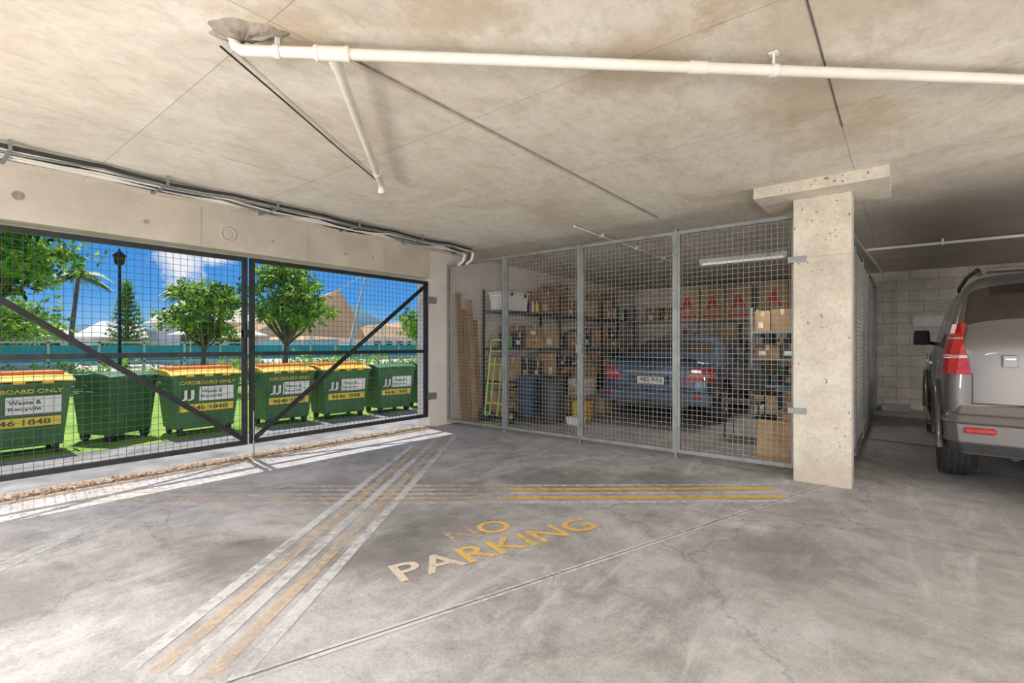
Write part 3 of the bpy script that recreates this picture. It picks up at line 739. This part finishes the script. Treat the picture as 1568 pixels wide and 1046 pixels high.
def rack(x0, x1, y0, y1, levels, top, mat=M_galv, div=()):
    b = MB()
    xs_ = [x0+.02, x1-.02]; ys_ = [y0+.02, y1-.02]
    lx = (x1-x0) > (y1-y0)
    n = max(2, int(round(max(x1-x0, y1-y0)/1.5))+1)
    for k in range(n):
        t = k/(n-1)
        for q in (0, 1):
            if lx: x = xs_[0]+(xs_[1]-xs_[0])*t; y = ys_[q]
            else: y = ys_[0]+(ys_[1]-ys_[0])*t; x = xs_[q]
            b.box(x-.018, x+.018, y-.018, y+.018, 0, top, mat)
    for z in levels: b.box(x0, x1, y0, y1, z-.03, z, mat)
    return b
random.seed(21)
def fill_row(b, a0, a1, c0, c1, z, zmax, axis, mats, logo=False, wmin=.22, wmax=.5):
    a = a0
    while a < a1-.2:
        w = min(random.uniform(wmin, wmax), a1-a); full = (zmax-z); h = random.uniform(.45, .97)*full if not logo else full*random.uniform(.92, .97)
        m_ = random.choice(mats); dep = random.uniform(0, .12)
        def put(lo, hi, za, zb, mm, dd):
            if axis == 'x': carton(b, lo, hi, c0+dd, c1-.03, za, zb, mm, 'y', logo)
            else: carton(b, c0+.03, c1-dd, lo, hi, za, zb, mm, 'x')
        k = random.random()
        if not logo and k < .16:
            x = a+.05
            while x < a+w-.05:
                r_ = random.uniform(.03, .055); hh = random.uniform(.12, .28)
                cc = c1-.1 if axis == 'y' else c0+.1
                p = (x, cc) if axis == 'x' else (cc, x)
                b.tube([(p[0], p[1], z), (p[0], p[1], z+hh*.75), (p[0], p[1], z+hh*.85), (p[0], p[1], z+hh)], [r_, r_, r_*.4, r_*.4], random.choice([M_white, M_bluepl, M_red, M_blackpl, M_greencr, M_ytext]), 10); x += .12
        elif not logo and k < .4 and full > .4:
            h1 = full*random.uniform(.3, .5); put(a, a+w-.015, z, z+h1, m_, dep); put(a+.03, a+w-.04, z+h1, z+h1+full*random.uniform(.2, .45), random.choice(mats), dep+.03)
        else: put(a, a+w-.015, z, z+h, m_, dep)
        a += w+(0.01 if logo else random.uniform(0, .06))
lv = (.12, .62, 1.15, 1.75)
ys0 = 11.2
rack(-5.3, -.6, ys0, ys0+.48, lv, 2.1).build('storage_shelf')
b = MB(); mt_ = [M_card, M_card2, M_card3, M_card, M_card2, M_blackpl]
for z, zm in ((.12, .57), (.62, 1.10), (1.15, 1.70)): fill_row(b, -4.7, -.65, ys0+.02, ys0+.46, z+.001, zm, 'x', mt_)
fill_row(b, -4.1, -2.45, ys0+.02, ys0+.46, 1.751, 2.5, 'x', [M_card3], True, .53, .54)
fill_row(b, -2.35, -.7, ys0+.02, ys0+.46, 1.751, 2.54, 'x', [M_card3], True, .53, .54)
fill_row(b, -4.8, -4.15, ys0+.02, ys0+.46, 1.751, 2.3, 'x', [M_card2])
b.build('cardboard_boxes')
rack(-5.38, -4.92, 6.0, 10.9, lv, 2.1, M_blackpl).build('storage_shelf')
b = MB()
for z, zm in ((.12, .57), (.62, 1.10), (1.15, 1.70)): fill_row(b, 6.1, 10.8, -5.36, -4.93, z+.001, zm, 'y', [M_card, M_card2, M_card2, M_blackpl, M_card2, M_wood])
fill_row(b, 6.75, 10.8, -5.36, -4.93, 1.751, 2.4, 'y', [M_card, M_card2, M_card2])
b.build('cardboard_boxes')
b = MB(); b.taper(-5.12, 6.38, 1.752, 2.03, .17, .26, .19, .29, M_white); b.box(-5.33, -4.91, 6.07, 6.69, 2.03, 2.06, M_white)
for y in (6.2, 6.56): b.box(-4.925, -4.905, y-.03, y+.03, 1.98, 2.05, M_blackpl)
b.build('storage_tub', .01)
rack(-1.95, -1.0, 8.7, 9.15, (.12, .55, .98, 1.42), 1.8).build('storage_shelf')
b = MB()
for z, zm in ((.12, .5), (.55, .93), (.98, 1.38), (1.42, 1.85)): fill_row(b, -1.9, -1.05, 8.71, 9.1, z+.001, zm, 'x', [M_card, M_card2, M_card3, M_blackpl, M_card2], False, .22, .4)
b.build('cardboard_boxes')
b = MB(); carton(b, -1.25, -.85, 7.0, 7.4, 0, .36, M_card2); carton(b, -1.2, -.9, 7.05, 7.35, .36, .58, M_card2); b.build('cardboard_boxes')
b = MB(); b.taper(-1.1, 7.7, 0, .55, .2, .2, .25, .25, M_bluepl); b.box(-1.37, -.83, 7.43, 7.97, .55, .6, M_bluepl); b.build('plastic_drum', .02)

# hand trolley
b = MB(); tx, ty = -4.9, 5.60
for s_ in (-.17, .17):
    b.tube([(tx+s_, ty+.12, .12), (tx+s_, ty+.2, .7), (tx+s_, ty+.26, 1.12), (tx+s_*.9, ty+.24, 1.24), (tx+s_*.6, ty+.2, 1.27)], .014, M_lgreen, 8)
    b.tube([(tx+s_*.45, ty+.12, .12), (tx+s_*.45, ty+.25, 1.0)], .009, M_lgreen, 8)
    b.lathe([(.05, -.03), (.115, -.032), (.12, 0), (.115, .032), (.05, .03)], M_blackrub, Matrix.Translation((tx+s_*1.45, ty+.22, .12)), 24)
    b.tube([(tx+s_*1.3, ty+.22, .12), (tx+s_*1.6, ty+.22, .12)], .045, M_lgreen, 12)
b.tube([(tx-.102, ty+.2, 1.27), (tx, ty+.19, 1.28), (tx+.102, ty+.2, 1.27)], .014, M_lgreen, 8)
for z in (.3, .6, .9, 1.1): b.tube([(tx-.17, ty+.12+.13*z, z), (tx, ty+.15+.13*z, z), (tx+.17, ty+.12+.13*z, z)], .01, M_lgreen, 8)
b.tube([(tx-.27, ty+.22, .12), (tx+.27, ty+.22, .12)], .01, M_galv, 8)
b.box(tx-.19, tx+.19, ty-.12, ty+.13, .01, .02, M_lgreen)
b.build('hand_trolley')
b = MB()
for i, (y, h, m_) in enumerate(((5.42, 2.0, M_card2), (5.55, 1.75, M_card2), (5.68, 1.9, M_wood), (5.8, 1.6, M_card2))):
    b.bar((-5.24, y, 0.005), (-5.355, y, h), .1, .025, m_, (1,0,0))
b.build('timber_boards')
b = MB(); b.taper(-4.62, 6.35, .09, .72, .13, .2, .14, .21, M_bluepl); b.tube([(-4.72, 6.35, .7), (-4.72, 6.35, 1.0), (-4.52, 6.35, 1.0), (-4.52, 6.35, .7)], .01, M_galv, 8)
for sx_ in (-.1, .1):
    for sy_ in (-.15, .15): b.tube([(-4.62+sx_, 6.35+sy_-.015, .045), (-4.62+sx_, 6.35+sy_+.015, .045)], .045, M_blackrub, 14); b.bar((-4.62+sx_, 6.35+sy_, .05), (-4.62+sx_, 6.35+sy_, .1), .02, .02, M_galv)
for z in (.25, .4, .55): b.box(-4.74, -4.50, 6.135, 6.15, z, z+.02, M_blackpl)
b.build('suitcase', .02)
b = MB(); b.tube([(-4.24, 6.35, .0), (-4.24, 6.35, .62), (-4.24, 6.35, .64)], [.17, .2, .19], M_blackpl, 20); b.tube([(-4.24, 6.35, .64), (-4.24, 6.35, .68), (-4.24, 6.35, .71)], [.215, .21, .12], M_blackpl, 20); b.build('rubbish_bin')
b = MB(); carton(b, -4.55, -4.15, 7.2, 7.6, 0, .35, M_card); carton(b, -4.5, -4.17, 7.22, 7.58, .35, .62, M_white); carton(b, -4.4, -4.1, 7.75, 8.05, 0, .3, M_card3); carton(b, -4.78, -4.42, 7.8, 8.1, 0, .8, M_card2); b.build('cardboard_boxes')
b = MB(); b.taper(-4.0, 6.85, 0, .3, .1, .1, .12, .12, M_yel); b.tube([(-4.1, 6.85, .3), (-4.1, 6.85, .36), (-3.9, 6.85, .36), (-3.9, 6.85, .3)], .008, M_blackpl, 8); b.tube([(-4.0, 6.85, .3), (-4.0, 6.85, .33)], .03, M_red, 12); b.build('jerry_can', .012)
b = MB()
b.taper(-4.3, 8.7, 0, .28, .2, .26, .22, .28, M_greencr); b.taper(-4.3, 8.7, .285, .30, .23, .29, .23, .29, M_greencr); b.build('plastic_crate', .01)
b = MB(); b.taper(-3.85, 6.4, 0, .1, .1, .09, .11, .1, M_white); b.box(-3.97, -3.73, 6.29, 6.51, .1, .115, M_white); b.build('storage_tub', .008)
b = MB(); cx, cy = -1.62, 6.95
for sx_ in (-.2, .2):
    b.tube([(cx+sx_, cy-.2, 0), (cx+sx_, cy-.18, .44)], .012, M_blackpl, 8); b.tube([(cx+sx_, cy+.22, 0), (cx+sx_, cy+.17, .44), (cx+sx_, cy+.25, .88)], .012, M_blackpl, 8)
b.box(cx-.22, cx+.22, cy-.21, cy+.19, .44, .48, M_blackpl); b.bar((cx, cy+.2, .58), (cx, cy+.25, .86), .42, .02, M_blackpl, (0,1,0))
b.build('folding_chair', .005)
b = MB()
mt = frame((-1.2, 5.62, .005), (1, -.12, 0), (0, .25, 1)); b.box(0, .34, 0, .42, 0, .02, M_wood, mt)
mt = frame((-.98, 5.72, .005), (1, -.1, 0), (0, .2, 1)); b.box(0, .3, 0, .48, 0, .02, M_card, mt)
b.build('plywood_offcuts')

# ------------------------------------------------------------ exterior
GZ = -.012
b = MB(); b.box(-7.25, XL-T, -30, 45, -.12, -.012, M_asph); b.build('driveway')
b = MB(); b.box(-24, -7.25, -40, 70, -.12, GZ, M_grass); b.build('lawn')
b = MB(); b.box(-220, -24, -150, 260, -.12, GZ, M_pave); b.build('promenade_ground')
b = MB(); b.box(XL-T, 60, -60, YF, -.12, -.012, M_kerb); b.box(XR+.2, 60, YF, 60, -.12, -.012, M_kerb); b.build('forecourt')

def bin_(cx, cy, w, ang, lid, labels, h=.90):
    e = bpy.data.objects.new('waste_bin', None); e.location = (cx, cy, GZ); e.rotation_euler = (0, 0, math.radians(ang)); COL.objects.link(e)
    b = MB(); hw = w/2
    b.taper(0, 0, .09, .76, .25, hw*.80, .315, hw*.94, M_green)
    b.box(-.325, .325, -hw*.97, hw*.97, .75, .785, M_green)
    for yy in (-.75, .75): b.taper(.0, yy*hw, .11, .70, .262, .018, .322, .02, M_green)
    for yy in (-.35, .35): b.taper(-.0, yy*hw, .11, .70, .258, .012, .318, .012, M_green)
    for sgn in (-1, 1):
        b.tube([(-.15, sgn*(hw*.98), .62), (-.15, sgn*(hw+.06), .63), (.15, sgn*(hw+.06), .63), (.15, sgn*hw*.98, .62)], .014, M_green, 8)
        b.tube([(0, sgn*hw*.9, .69), (0, sgn*(hw+.05), .69)], .03, M_green, 12)
        for x in (-.2, .2):
            b.tube([(x, sgn*hw*.68-.02, .065), (x, sgn*hw*.68+.02, .065)], .065, M_blackrub, 18); b.bar((x, sgn*hw*.68, .08), (x, sgn*hw*.68, .12), .05, .06, M_galv, (0,1,0))
    b.build('bin_body', .012, e)
    b = MB()
    prof = [(.352, .80), (.35, .815), (.27, .84), (.12, .865), (-.08, h-.02), (-.27, h-.025), (-.34, h-.05), (-.35, .80)]
    n = len(prof); V = [(x, -hw*1.01, z) for x, z in prof] + [(x, -hw*.5, z+.010) for x, z in prof] + [(x, hw*.5, z+.010) for x, z in prof] + [(x, hw*1.01, z) for x, z in prof]
    F = [tuple(range(n)), tuple(range(3*n, 4*n))[::-1]]
    for r_ in range(3): F += [(r_*n+i, (r_+1)*n+i, (r_+1)*n+(i+1) % n, r_*n+(i+1) % n) for i in range(n)]
    b.add(V, F, lid)
    b.box(-.335, .335, -hw*.985, hw*.985, .78, .802, M_green)
    if lid is M_yel:
        b.box(-.28, .10, -hw*.88, hw*.88, h-.045, h+.012, M_orange)
    for y in (-.5, 0, .5): b.box(.33, .37, y*hw-.05, y*hw+.05, .785, .81, lid)
    b.build('bin_lid', .008, e)
    if labels:
        b = MB(); tilt = Vector((.1, 0, 1)).normalized()
        def panel(y0, y1, z0, z1, mat, t=.006):
            for_z = lambda z: .25+(z-.10)*.1+.012
            V = [(for_z(z0)+t, y0, z0), (for_z(z0)+t, y1, z0), (for_z(z1)+t, y1, z1), (for_z(z1)+t, y0, z1), (for_z(z0)-.01, y0, z0), (for_z(z0)-.01, y1, z0), (for_z(z1)-.01, y1, z1), (for_z(z1)-.01, y0, z1)]
            b.add(V, [(0,1,2,3),(4,7,6,5),(0,4,5,1),(1,5,6,2),(2,6,7,3),(3,7,4,0)], mat)
        def txt(s_, y0, z0, w_, h_, mat, t=.009):
            V, F = text_geo(s_, w_, h_, .015); b.add(V, F, mat, frame((.25+(z0-.10)*.1+.012+t, y0, z0), (0,1,0), tuple(tilt)))
        if 'top' in labels: txt('CARDBOARD ONLY', -hw*.78, .685, w*.78, .045, M_ytext)
        panel(-.10, hw*.75, .46, .65, M_sign); txt('Waste &', -.08, .565, .26, .045, M_dgreen, .009); txt('Recycle', -.08, .49, .26, .045, M_dgreen, .009)
        txt('JJ', -hw*.74, .47, .16, .14, M_sign)
        panel(-hw*.75, hw*.75, .32, .42, M_ytext); txt('4646 1848', -hw*.6, .34, w*.58, .06, M_dgreen, .009)
        b.build('bin_label', 0, e)
bin_(-7.75, .86, .92, 0, M_yel, ('top',))
bin_(-8.0, 1.82, .66, 25, M_green, None, .86)
bin_(-7.72, 2.69, .88, 0, M_yel, ('top',))
bin_(-7.62, 3.80, .80, -3, M_yel, ('top',))
bin_(-7.50, 4.72, .86, -5, M_yel, ('x',))
bin_(-7.42, 5.68, .80, -5, M_green, ('x',), .86)
bin_(-7.36, 6.62, .80, -5, M_green, None, .86)
bin_(-7.75, -.2, .84, 0, M_green, ('x',), .86)

def leaves(b, blobs, n, size, mats, seed=1):
    rng = np.random.RandomState(seed); tot = sum(r[0]*r[1]*r[2] for c, r in blobs)
    for c, r in blobs:
        k = int(n*r[0]*r[1]*r[2]/tot/7)+4
        for i in range(k):
            d = rng.normal(size=3); d /= np.linalg.norm(d); q = abs(rng.normal(.75, .38))
            p = Vector((c[0]+d[0]*r[0]*q, c[1]+d[1]*r[1]*q, c[2]+d[2]*r[2]*q))
            tw = Vector((d[0], d[1], d[2]*.5+.1))+Vector(rng.normal(size=3))*.5; tw.normalize()
            m_ = mats[rng.randint(len(mats))]
            for j in range(7):
                a = (tw*.5+Vector(rng.normal(size=3))*.75); a.z -= .25; a.normalize(); s_ = size*rng.uniform(.6, 1.3); o = p+tw*size*.28*j
                n_ = a.cross(Vector(rng.normal(size=3))).normalized()*s_*.22
                b.add([o, o+a*s_*.5+n_, o+a*s_, o+a*s_*.5-n_], [(0,1,2,3)], m_)
def tree(x, y, ht_, blobs, n, size, mats, tr=.09, seed=1, name='tree'):
    b = MB(); base = Vector((x, y, GZ)); fork = Vector((x+.05, y, ht_))
    b.tube([base, base.lerp(fork, .5)+Vector((.04, -.05, 0)), fork], [tr*1.2, tr, tr*.8], M_bark, 10)
    for c, r in blobs: 
        c_ = Vector(c); b.tube([fork, fork.lerp(c_, .5)+Vector((0, 0, -.1)), c_], [tr*.6, tr*.4, tr*.15], M_bark, 6)
    leaves(b, blobs, n, size, mats, seed); return b.build(name)
def blobset(cx, cy, cz, R_, Rz, n, seed, rs=1.0):
    rnd = random.Random(seed); out = []
    for i in range(n):
        a = rnd.uniform(0, 6.28); q = rnd.uniform(.1, 1.0); r_ = rnd.uniform(.18, .36)*R_*rs
        out.append(((cx+math.cos(a)*q*R_*.85, cy+math.sin(a)*q*R_*.85, cz+rnd.uniform(-.75, .85)*Rz*(1-q*.45)), (r_, r_, r_*.6)))
    return out
LM = [M_leaf, M_leaf, M_leaf2, M_leaf2, M_leaf3]
tree(-13.35, 4.75, 1.1, blobset(-13.35, 4.75, 2.0, 1.15, .8, 22, 4, .85), 4800, .12, LM, .06, 4)
tree(-12.1, 6.15, 1.2, blobset(-12.1, 6.15, 2.35, 1.1, .95, 26, 9, .85), 6600, .12, LM, .07, 9)
tree(-19.4, 1.5, 2.2, blobset(-19.4, 1.5, 4.1, 2.3, 1.8, 22, 12, .85), 6500, .22, LM, .12, 12)
tree(-18, -2.5, 2.2, blobset(-18, -2.5, 4.2, 2.8, 1.8, 16, 15), 4500, .26, LM, .14, 15)
tree(-27.0, 2.2, 1.0, blobset(-27, 2.2, 2.0, 2.1, 1.3, 12, 22), 4000, .26, [M_leaf2, M_leaf], .1, 22)
tree(-15.0, 13.9, 1.2, blobset(-15.0, 13.9, 1.9, 1.4, .7, 16, 18), 6000, .15, LM, .08, 18)
tree(-20.0, 19.2, 1.4, blobset(-20.0, 19.2, 2.2, 2.3, 1.1, 16, 28), 5500, .22, LM, .1, 28)
b = MB(); rnd = random.Random(5); bl = []
for i in range(26): bl.append(((-17.2+rnd.uniform(-.5, .5), -3+i*.8, .35+rnd.uniform(-.15, .2)), (.45, .5, .3)))
leaves(b, bl, 7000, .13, [M_leaf, M_leaf2, M_leaf2], 31); b.build('hedge')

def palm(x, y, h, fr, seed, name='palm_tree'):
    rnd = random.Random(seed); b = MB(); top = Vector((x+.3, y+.2, h))
    b.tube([(x, y, GZ), (x+.05, y, h*.4), top], [.13, .1, .07], M_bark, 10)
    for k in range(15):
        a = 2*math.pi*k/15+rnd.uniform(-.2, .2); up = rnd.uniform(-.2, .9); pts = []; n = 9
        for i in range(n+1):
            t = i/n; pts.append(top+Vector((math.cos(a)*fr*t, math.sin(a)*fr*t, fr*(up*t - (up*.55+.55)*t*t))))
        b.tube(pts, [.02*(1-i/(n+2)) for i in range(n+1)], M_palm, 5)
        side = Vector((-math.sin(a), math.cos(a), 0))
        for i in range(1, n*4):
            t = i/(n*4); j = int(t*n); p = pts[j].lerp(pts[min(n, j+1)], t*n-j); l = fr*.32*math.sin(math.pi*(t*.85+.12))
            for s_ in (-1, 1):
                q = p+side*s_*l*.8+Vector((math.cos(a)*.25*l, math.sin(a)*.25*l, -l*.45)); w_ = Vector((math.cos(a), math.sin(a), 0))*.03
                b.add([p-w_, p+w_, q+w_*.3, q-w_*.3], [(0,1,2,3)], M_palm)
    return b.build(name)
palm(-30, 5.2, 4.4, 1.3, 3); palm(-31, 10.0, 4.2, 1.4, 6); palm(-24, .6, 3.4, 1.4, 8); palm(-26.5, 27, 3.4, 1.5, 10)
b = MB(); x, y, hh = -33, 8.0, 4.7; b.tube([(x, y, GZ), (x, y, hh)], [.14, .03], M_bark, 8); rng = np.random.RandomState(2)
for k in range(16):
    z = .8+k*(hh-.9)/16; R_ = 1.2*(1-k/17)
    for j in range(8):
        a = j*math.pi/4+k*.4; e = Vector((x+math.cos(a)*R_, y+math.sin(a)*R_, z+R_*.25)); s0 = Vector((x, y, z)); b.tube([s0, e], [.03, .01], M_bark, 4)
        for i in range(16):
            p = s0.lerp(e, rng.uniform(.1, 1)); v = Vector(rng.normal(size=3))*.1; v.z = abs(v.z); w_ = Vector((.03, .03, 0)); b.add([p-w_, p+w_, p+v*1.8+w_*.2], [(0,1,2)], M_leaf)
b.build('norfolk_pine')
b = MB(); x, y = -16.2, 3.77
b.tube([(x, y, GZ), (x, y, .4), (x, y, .42), (x, y, 3.3)], [.09, .07, .045, .035], M_gate, 12)
b.lathe([(.03, 0), (.05, .02), (.11, .06), (.13, .24), (.16, .26), (.04, .38), (.01, .46)], M_gate, Matrix.Translation((x, y, 3.28)) @ Matrix.Rotation(-math.pi/2, 4, 'Y'), 16)
b.build('street_lamp')
b = MB(); b.box(-24.6, -24.5, -8, 34, .55, 1.18, M_teal)
for i in range(30):
    y = -8+i*1.45; b.box(-24.5, -24.42, y-.04, y+.04, GZ, 1.3, M_wall_w)
b.box(-24.5, -24.42, -8, 34, 1.26, 1.33, M_wall_w); b.box(-24.5, -24.42, -8, 34, .5, .56, M_wall_w)
b.build('pool_fence')
def pavilion(x, y, w, d, h, name='pavilion', roof=M_wall_w, wall=M_wall_w, ridge=.25):
    b = MB(); b.box(x-d/2, x+d/2, y-w/2, y+w/2, GZ, h*.62, wall)
    b.taper(x, y, h*.62, h, d/2+.4, w/2+.4, d*.1, w*ridge, roof)
    for i in range(int(w/1.2)):
        yy = y-w/2+.6+i*1.2; b.box(x+d/2, x+d/2+.03, yy-.35, yy+.35, .3, h*.5, M_glass); b.box(x+d/2, x+d/2+.06, yy-.42, yy-.35, .0, h*.56, M_wall_w)
    b.build(name)
pavilion(-36, 13.0, 4.6, 5, 4.2, roof=M_wall_c); pavilion(-40, 9.2, 3.2, 4, 2.7); pavilion(-38, 29, 7, 5, 3.0, roof=M_sail); pavilion(-34, 3.0, 5, 5, 2.6)
b = MB()
base_ = [(-26.0, 11.2, 1.55), (-25.8, 14.6, 1.7), (-25.8, 18.2, 1.5), (-29.5, 18.6, 1.6), (-33.0, 18.0, 1.55), (-33.0, 12.0, 1.55), (-29.5, 11.0, 1.6)]
apex = Vector((-27.2, 17.2, 4.6)); nb = len(base_); V = []; F = []; st_ = 6
for k in range(st_):
    t = k/st_
    for p in base_:
        p = Vector(p); q = p.lerp(apex, t); q.z += .12*math.sin(math.pi*t); V.append(q)
V.append(apex)
for k in range(st_-1):
    for i in range(nb): j = (i+1) % nb; F.append((k*nb+i, k*nb+j, (k+1)*nb+j, (k+1)*nb+i))
for i in range(nb): F.append(((st_-1)*nb+i, (st_-1)*nb+(i+1) % nb, st_*nb))
b.add(V, F, M_sail)
for p in base_: b.tube([(p[0], p[1], GZ), p], .06, M_wall_w, 8); 
b.tube([(-25.3, 16.4, GZ), (-26.0, 18.3, 5.6)], [.13, .06], M_wall_w, 10); b.tube([(-26.0, 18.3, 5.6), apex], .03, M_wall_w, 6); b.tube([(-26.0, 18.3, 5.6), (-25.4, 19.8, GZ)], .02, M_wall_w, 6)
b.build('shade_canopy')
def sail(pts, mastb, mastt, name='shade_sail'):
    b = MB(); n = 10; A, B_, C, D_ = [Vector(p) for p in pts]; V = []; F = []
    for i in range(n+1):
        for j in range(n+1):
            u, v = i/n, j/n; p = A.lerp(B_, u).lerp(D_.lerp(C, u), v); p.z -= .5*math.sin(math.pi*u)*math.sin(math.pi*v); V.append(p)
    for i in range(n):
        for j in range(n): a = i*(n+1)+j; F.append((a, a+1, a+n+2, a+n+1))
    b.add(V, F, M_sail, None, True)
    b.tube([mastb, mastt], [.12, .06], M_wall_w, 10)
    for p in pts: b.tube([(p[0], p[1], GZ), p], .05, M_wall_w, 8)
    b.tube([mastt, pts[0]], .015, M_wall_w, 6); b.tube([mastt, pts[1]], .015, M_wall_w, 6); b.build(name)
sail([(-24.9, 21.0, 2.4), (-24.9, 26.0, 3.6), (-29, 26, 3.2), (-29, 21, 2.6)], (-24.9, 26.4, GZ), (-24.9, 27.0, 4.6))
for (x, y) in ((-21.5, 7.2), (-21.5, 9.4)):
    b = MB(); b.tube([(x, y, GZ), (x, y, 1.8)], .03, M_wall_w, 8)
    V = [(x, y, 1.85)]+[(x+.8*math.cos(k*math.pi/4), y+.8*math.sin(k*math.pi/4), 1.58) for k in range(8)]
    b.add(V, [(0, 1+k, 1+(k+1) % 8) for k in range(8)], M_wall_w); b.build('cafe_umbrella')
b = MB(); V = []; F = []; n = 60
for i in range(n+1):
    y = -40+i*4.2; hgt = 5+11*math.exp(-((y-98)/18)**2)+5*math.exp(-((y-130)/26)**2)+1.5*math.sin(i*.9)+math.sin(i*2.3)
    V += [(-140, y, -.1), (-150, y, hgt*.6), (-165, y, hgt), (-190, y, -.1)]
for i in range(n):
    for k in range(3): a = i*4+k; F.append((a, a+4, a+5, a+1))
b.add(V, F, M_hill, None, True); b.build('hill')

# ------------------------------------------------------------ light
sd = bpy.data.lights.new('sun', 'SUN'); sd.energy = 5.6; sd.angle = math.radians(.6); sd.color = (1, .95, .86)
so = bpy.data.objects.new('sun', sd); so.rotation_euler = Vector((.92, -.12, -2.16)).to_track_quat('-Z', 'Y').to_euler(); COL.objects.link(so); so.location = (-20, 5, 30)
w = bpy.data.worlds.new('sky'); scn.world = w; w.use_nodes = True; N = w.node_tree.nodes; L = w.node_tree.links
bg = N['Background']; tc = N.new('ShaderNodeTexCoord'); sp = N.new('ShaderNodeSeparateXYZ'); L.new(tc.outputs['Generated'], sp.inputs[0])
r = ramp(N, [(0.0, (.30, .29, .27)), (.495, (.35, .36, .36)), (.505, (.30, .60, .92)), (.54, (.09, .36, .82)), (.62, (.035, .22, .68)), (1.0, (.08, .24, .60))])
L.new(math_(N, L, 'ADD', math_(N, L, 'MULTIPLY', sp.outputs[2], .5), .5), r.inputs[0])
mp = N.new('ShaderNodeMapping'); mp.inputs['Scale'].default_value = (1, 1, 2.4); L.new(tc.outputs['Generated'], mp.inputs[0])
n1 = noise(N, L, mp.outputs[0], 5.5, 9, .6)
acc = None
for (d, rad) in (((-.944, .305, .126), .08), ((-.925, .35, .155), .06)):
    vd = N.new('ShaderNodeVectorMath'); vd.operation = 'DISTANCE'; L.new(tc.outputs['Generated'], vd.inputs[0]); vd.inputs[1].default_value = d
    f = math_(N, L, 'SUBTRACT', 1.0, math_(N, L, 'DIVIDE', vd.outputs['Value'], rad), True)
    acc = f if acc is None else math_(N, L, 'MAXIMUM', acc, f)
n2 = noise(N, L, tc.outputs['Generated'], 22, 8, .6)
cs = math_(N, L, 'ADD', math_(N, L, 'MULTIPLY', acc, .38), math_(N, L, 'ADD', math_(N, L, 'MULTIPLY', n1.outputs['Fac'], .36), math_(N, L, 'MULTIPLY', n2.outputs['Fac'], .45)))
rc = ramp(N, [(.59, 0.0), (.71, .9)]); L.new(cs, rc.inputs[0])
c = mix(N, L, rc.outputs[0], r.outputs[0], (.95, .95, .96))
L.new(c, bg.inputs['Color']); bg.inputs['Strength'].default_value = 1.0

# ------------------------------------------------------------ camera
cd = bpy.data.cameras.new('camera'); cd.sensor_width = 36; cd.lens = 771/1600*36; cd.shift_y = .0032; cd.clip_end = 600
co = bpy.data.objects.new('camera', cd); co.location = (0, 0, 1.2); co.rotation_euler = (math.pi/2, 0, math.radians(38.4)); COL.objects.link(co)
scn.camera = co
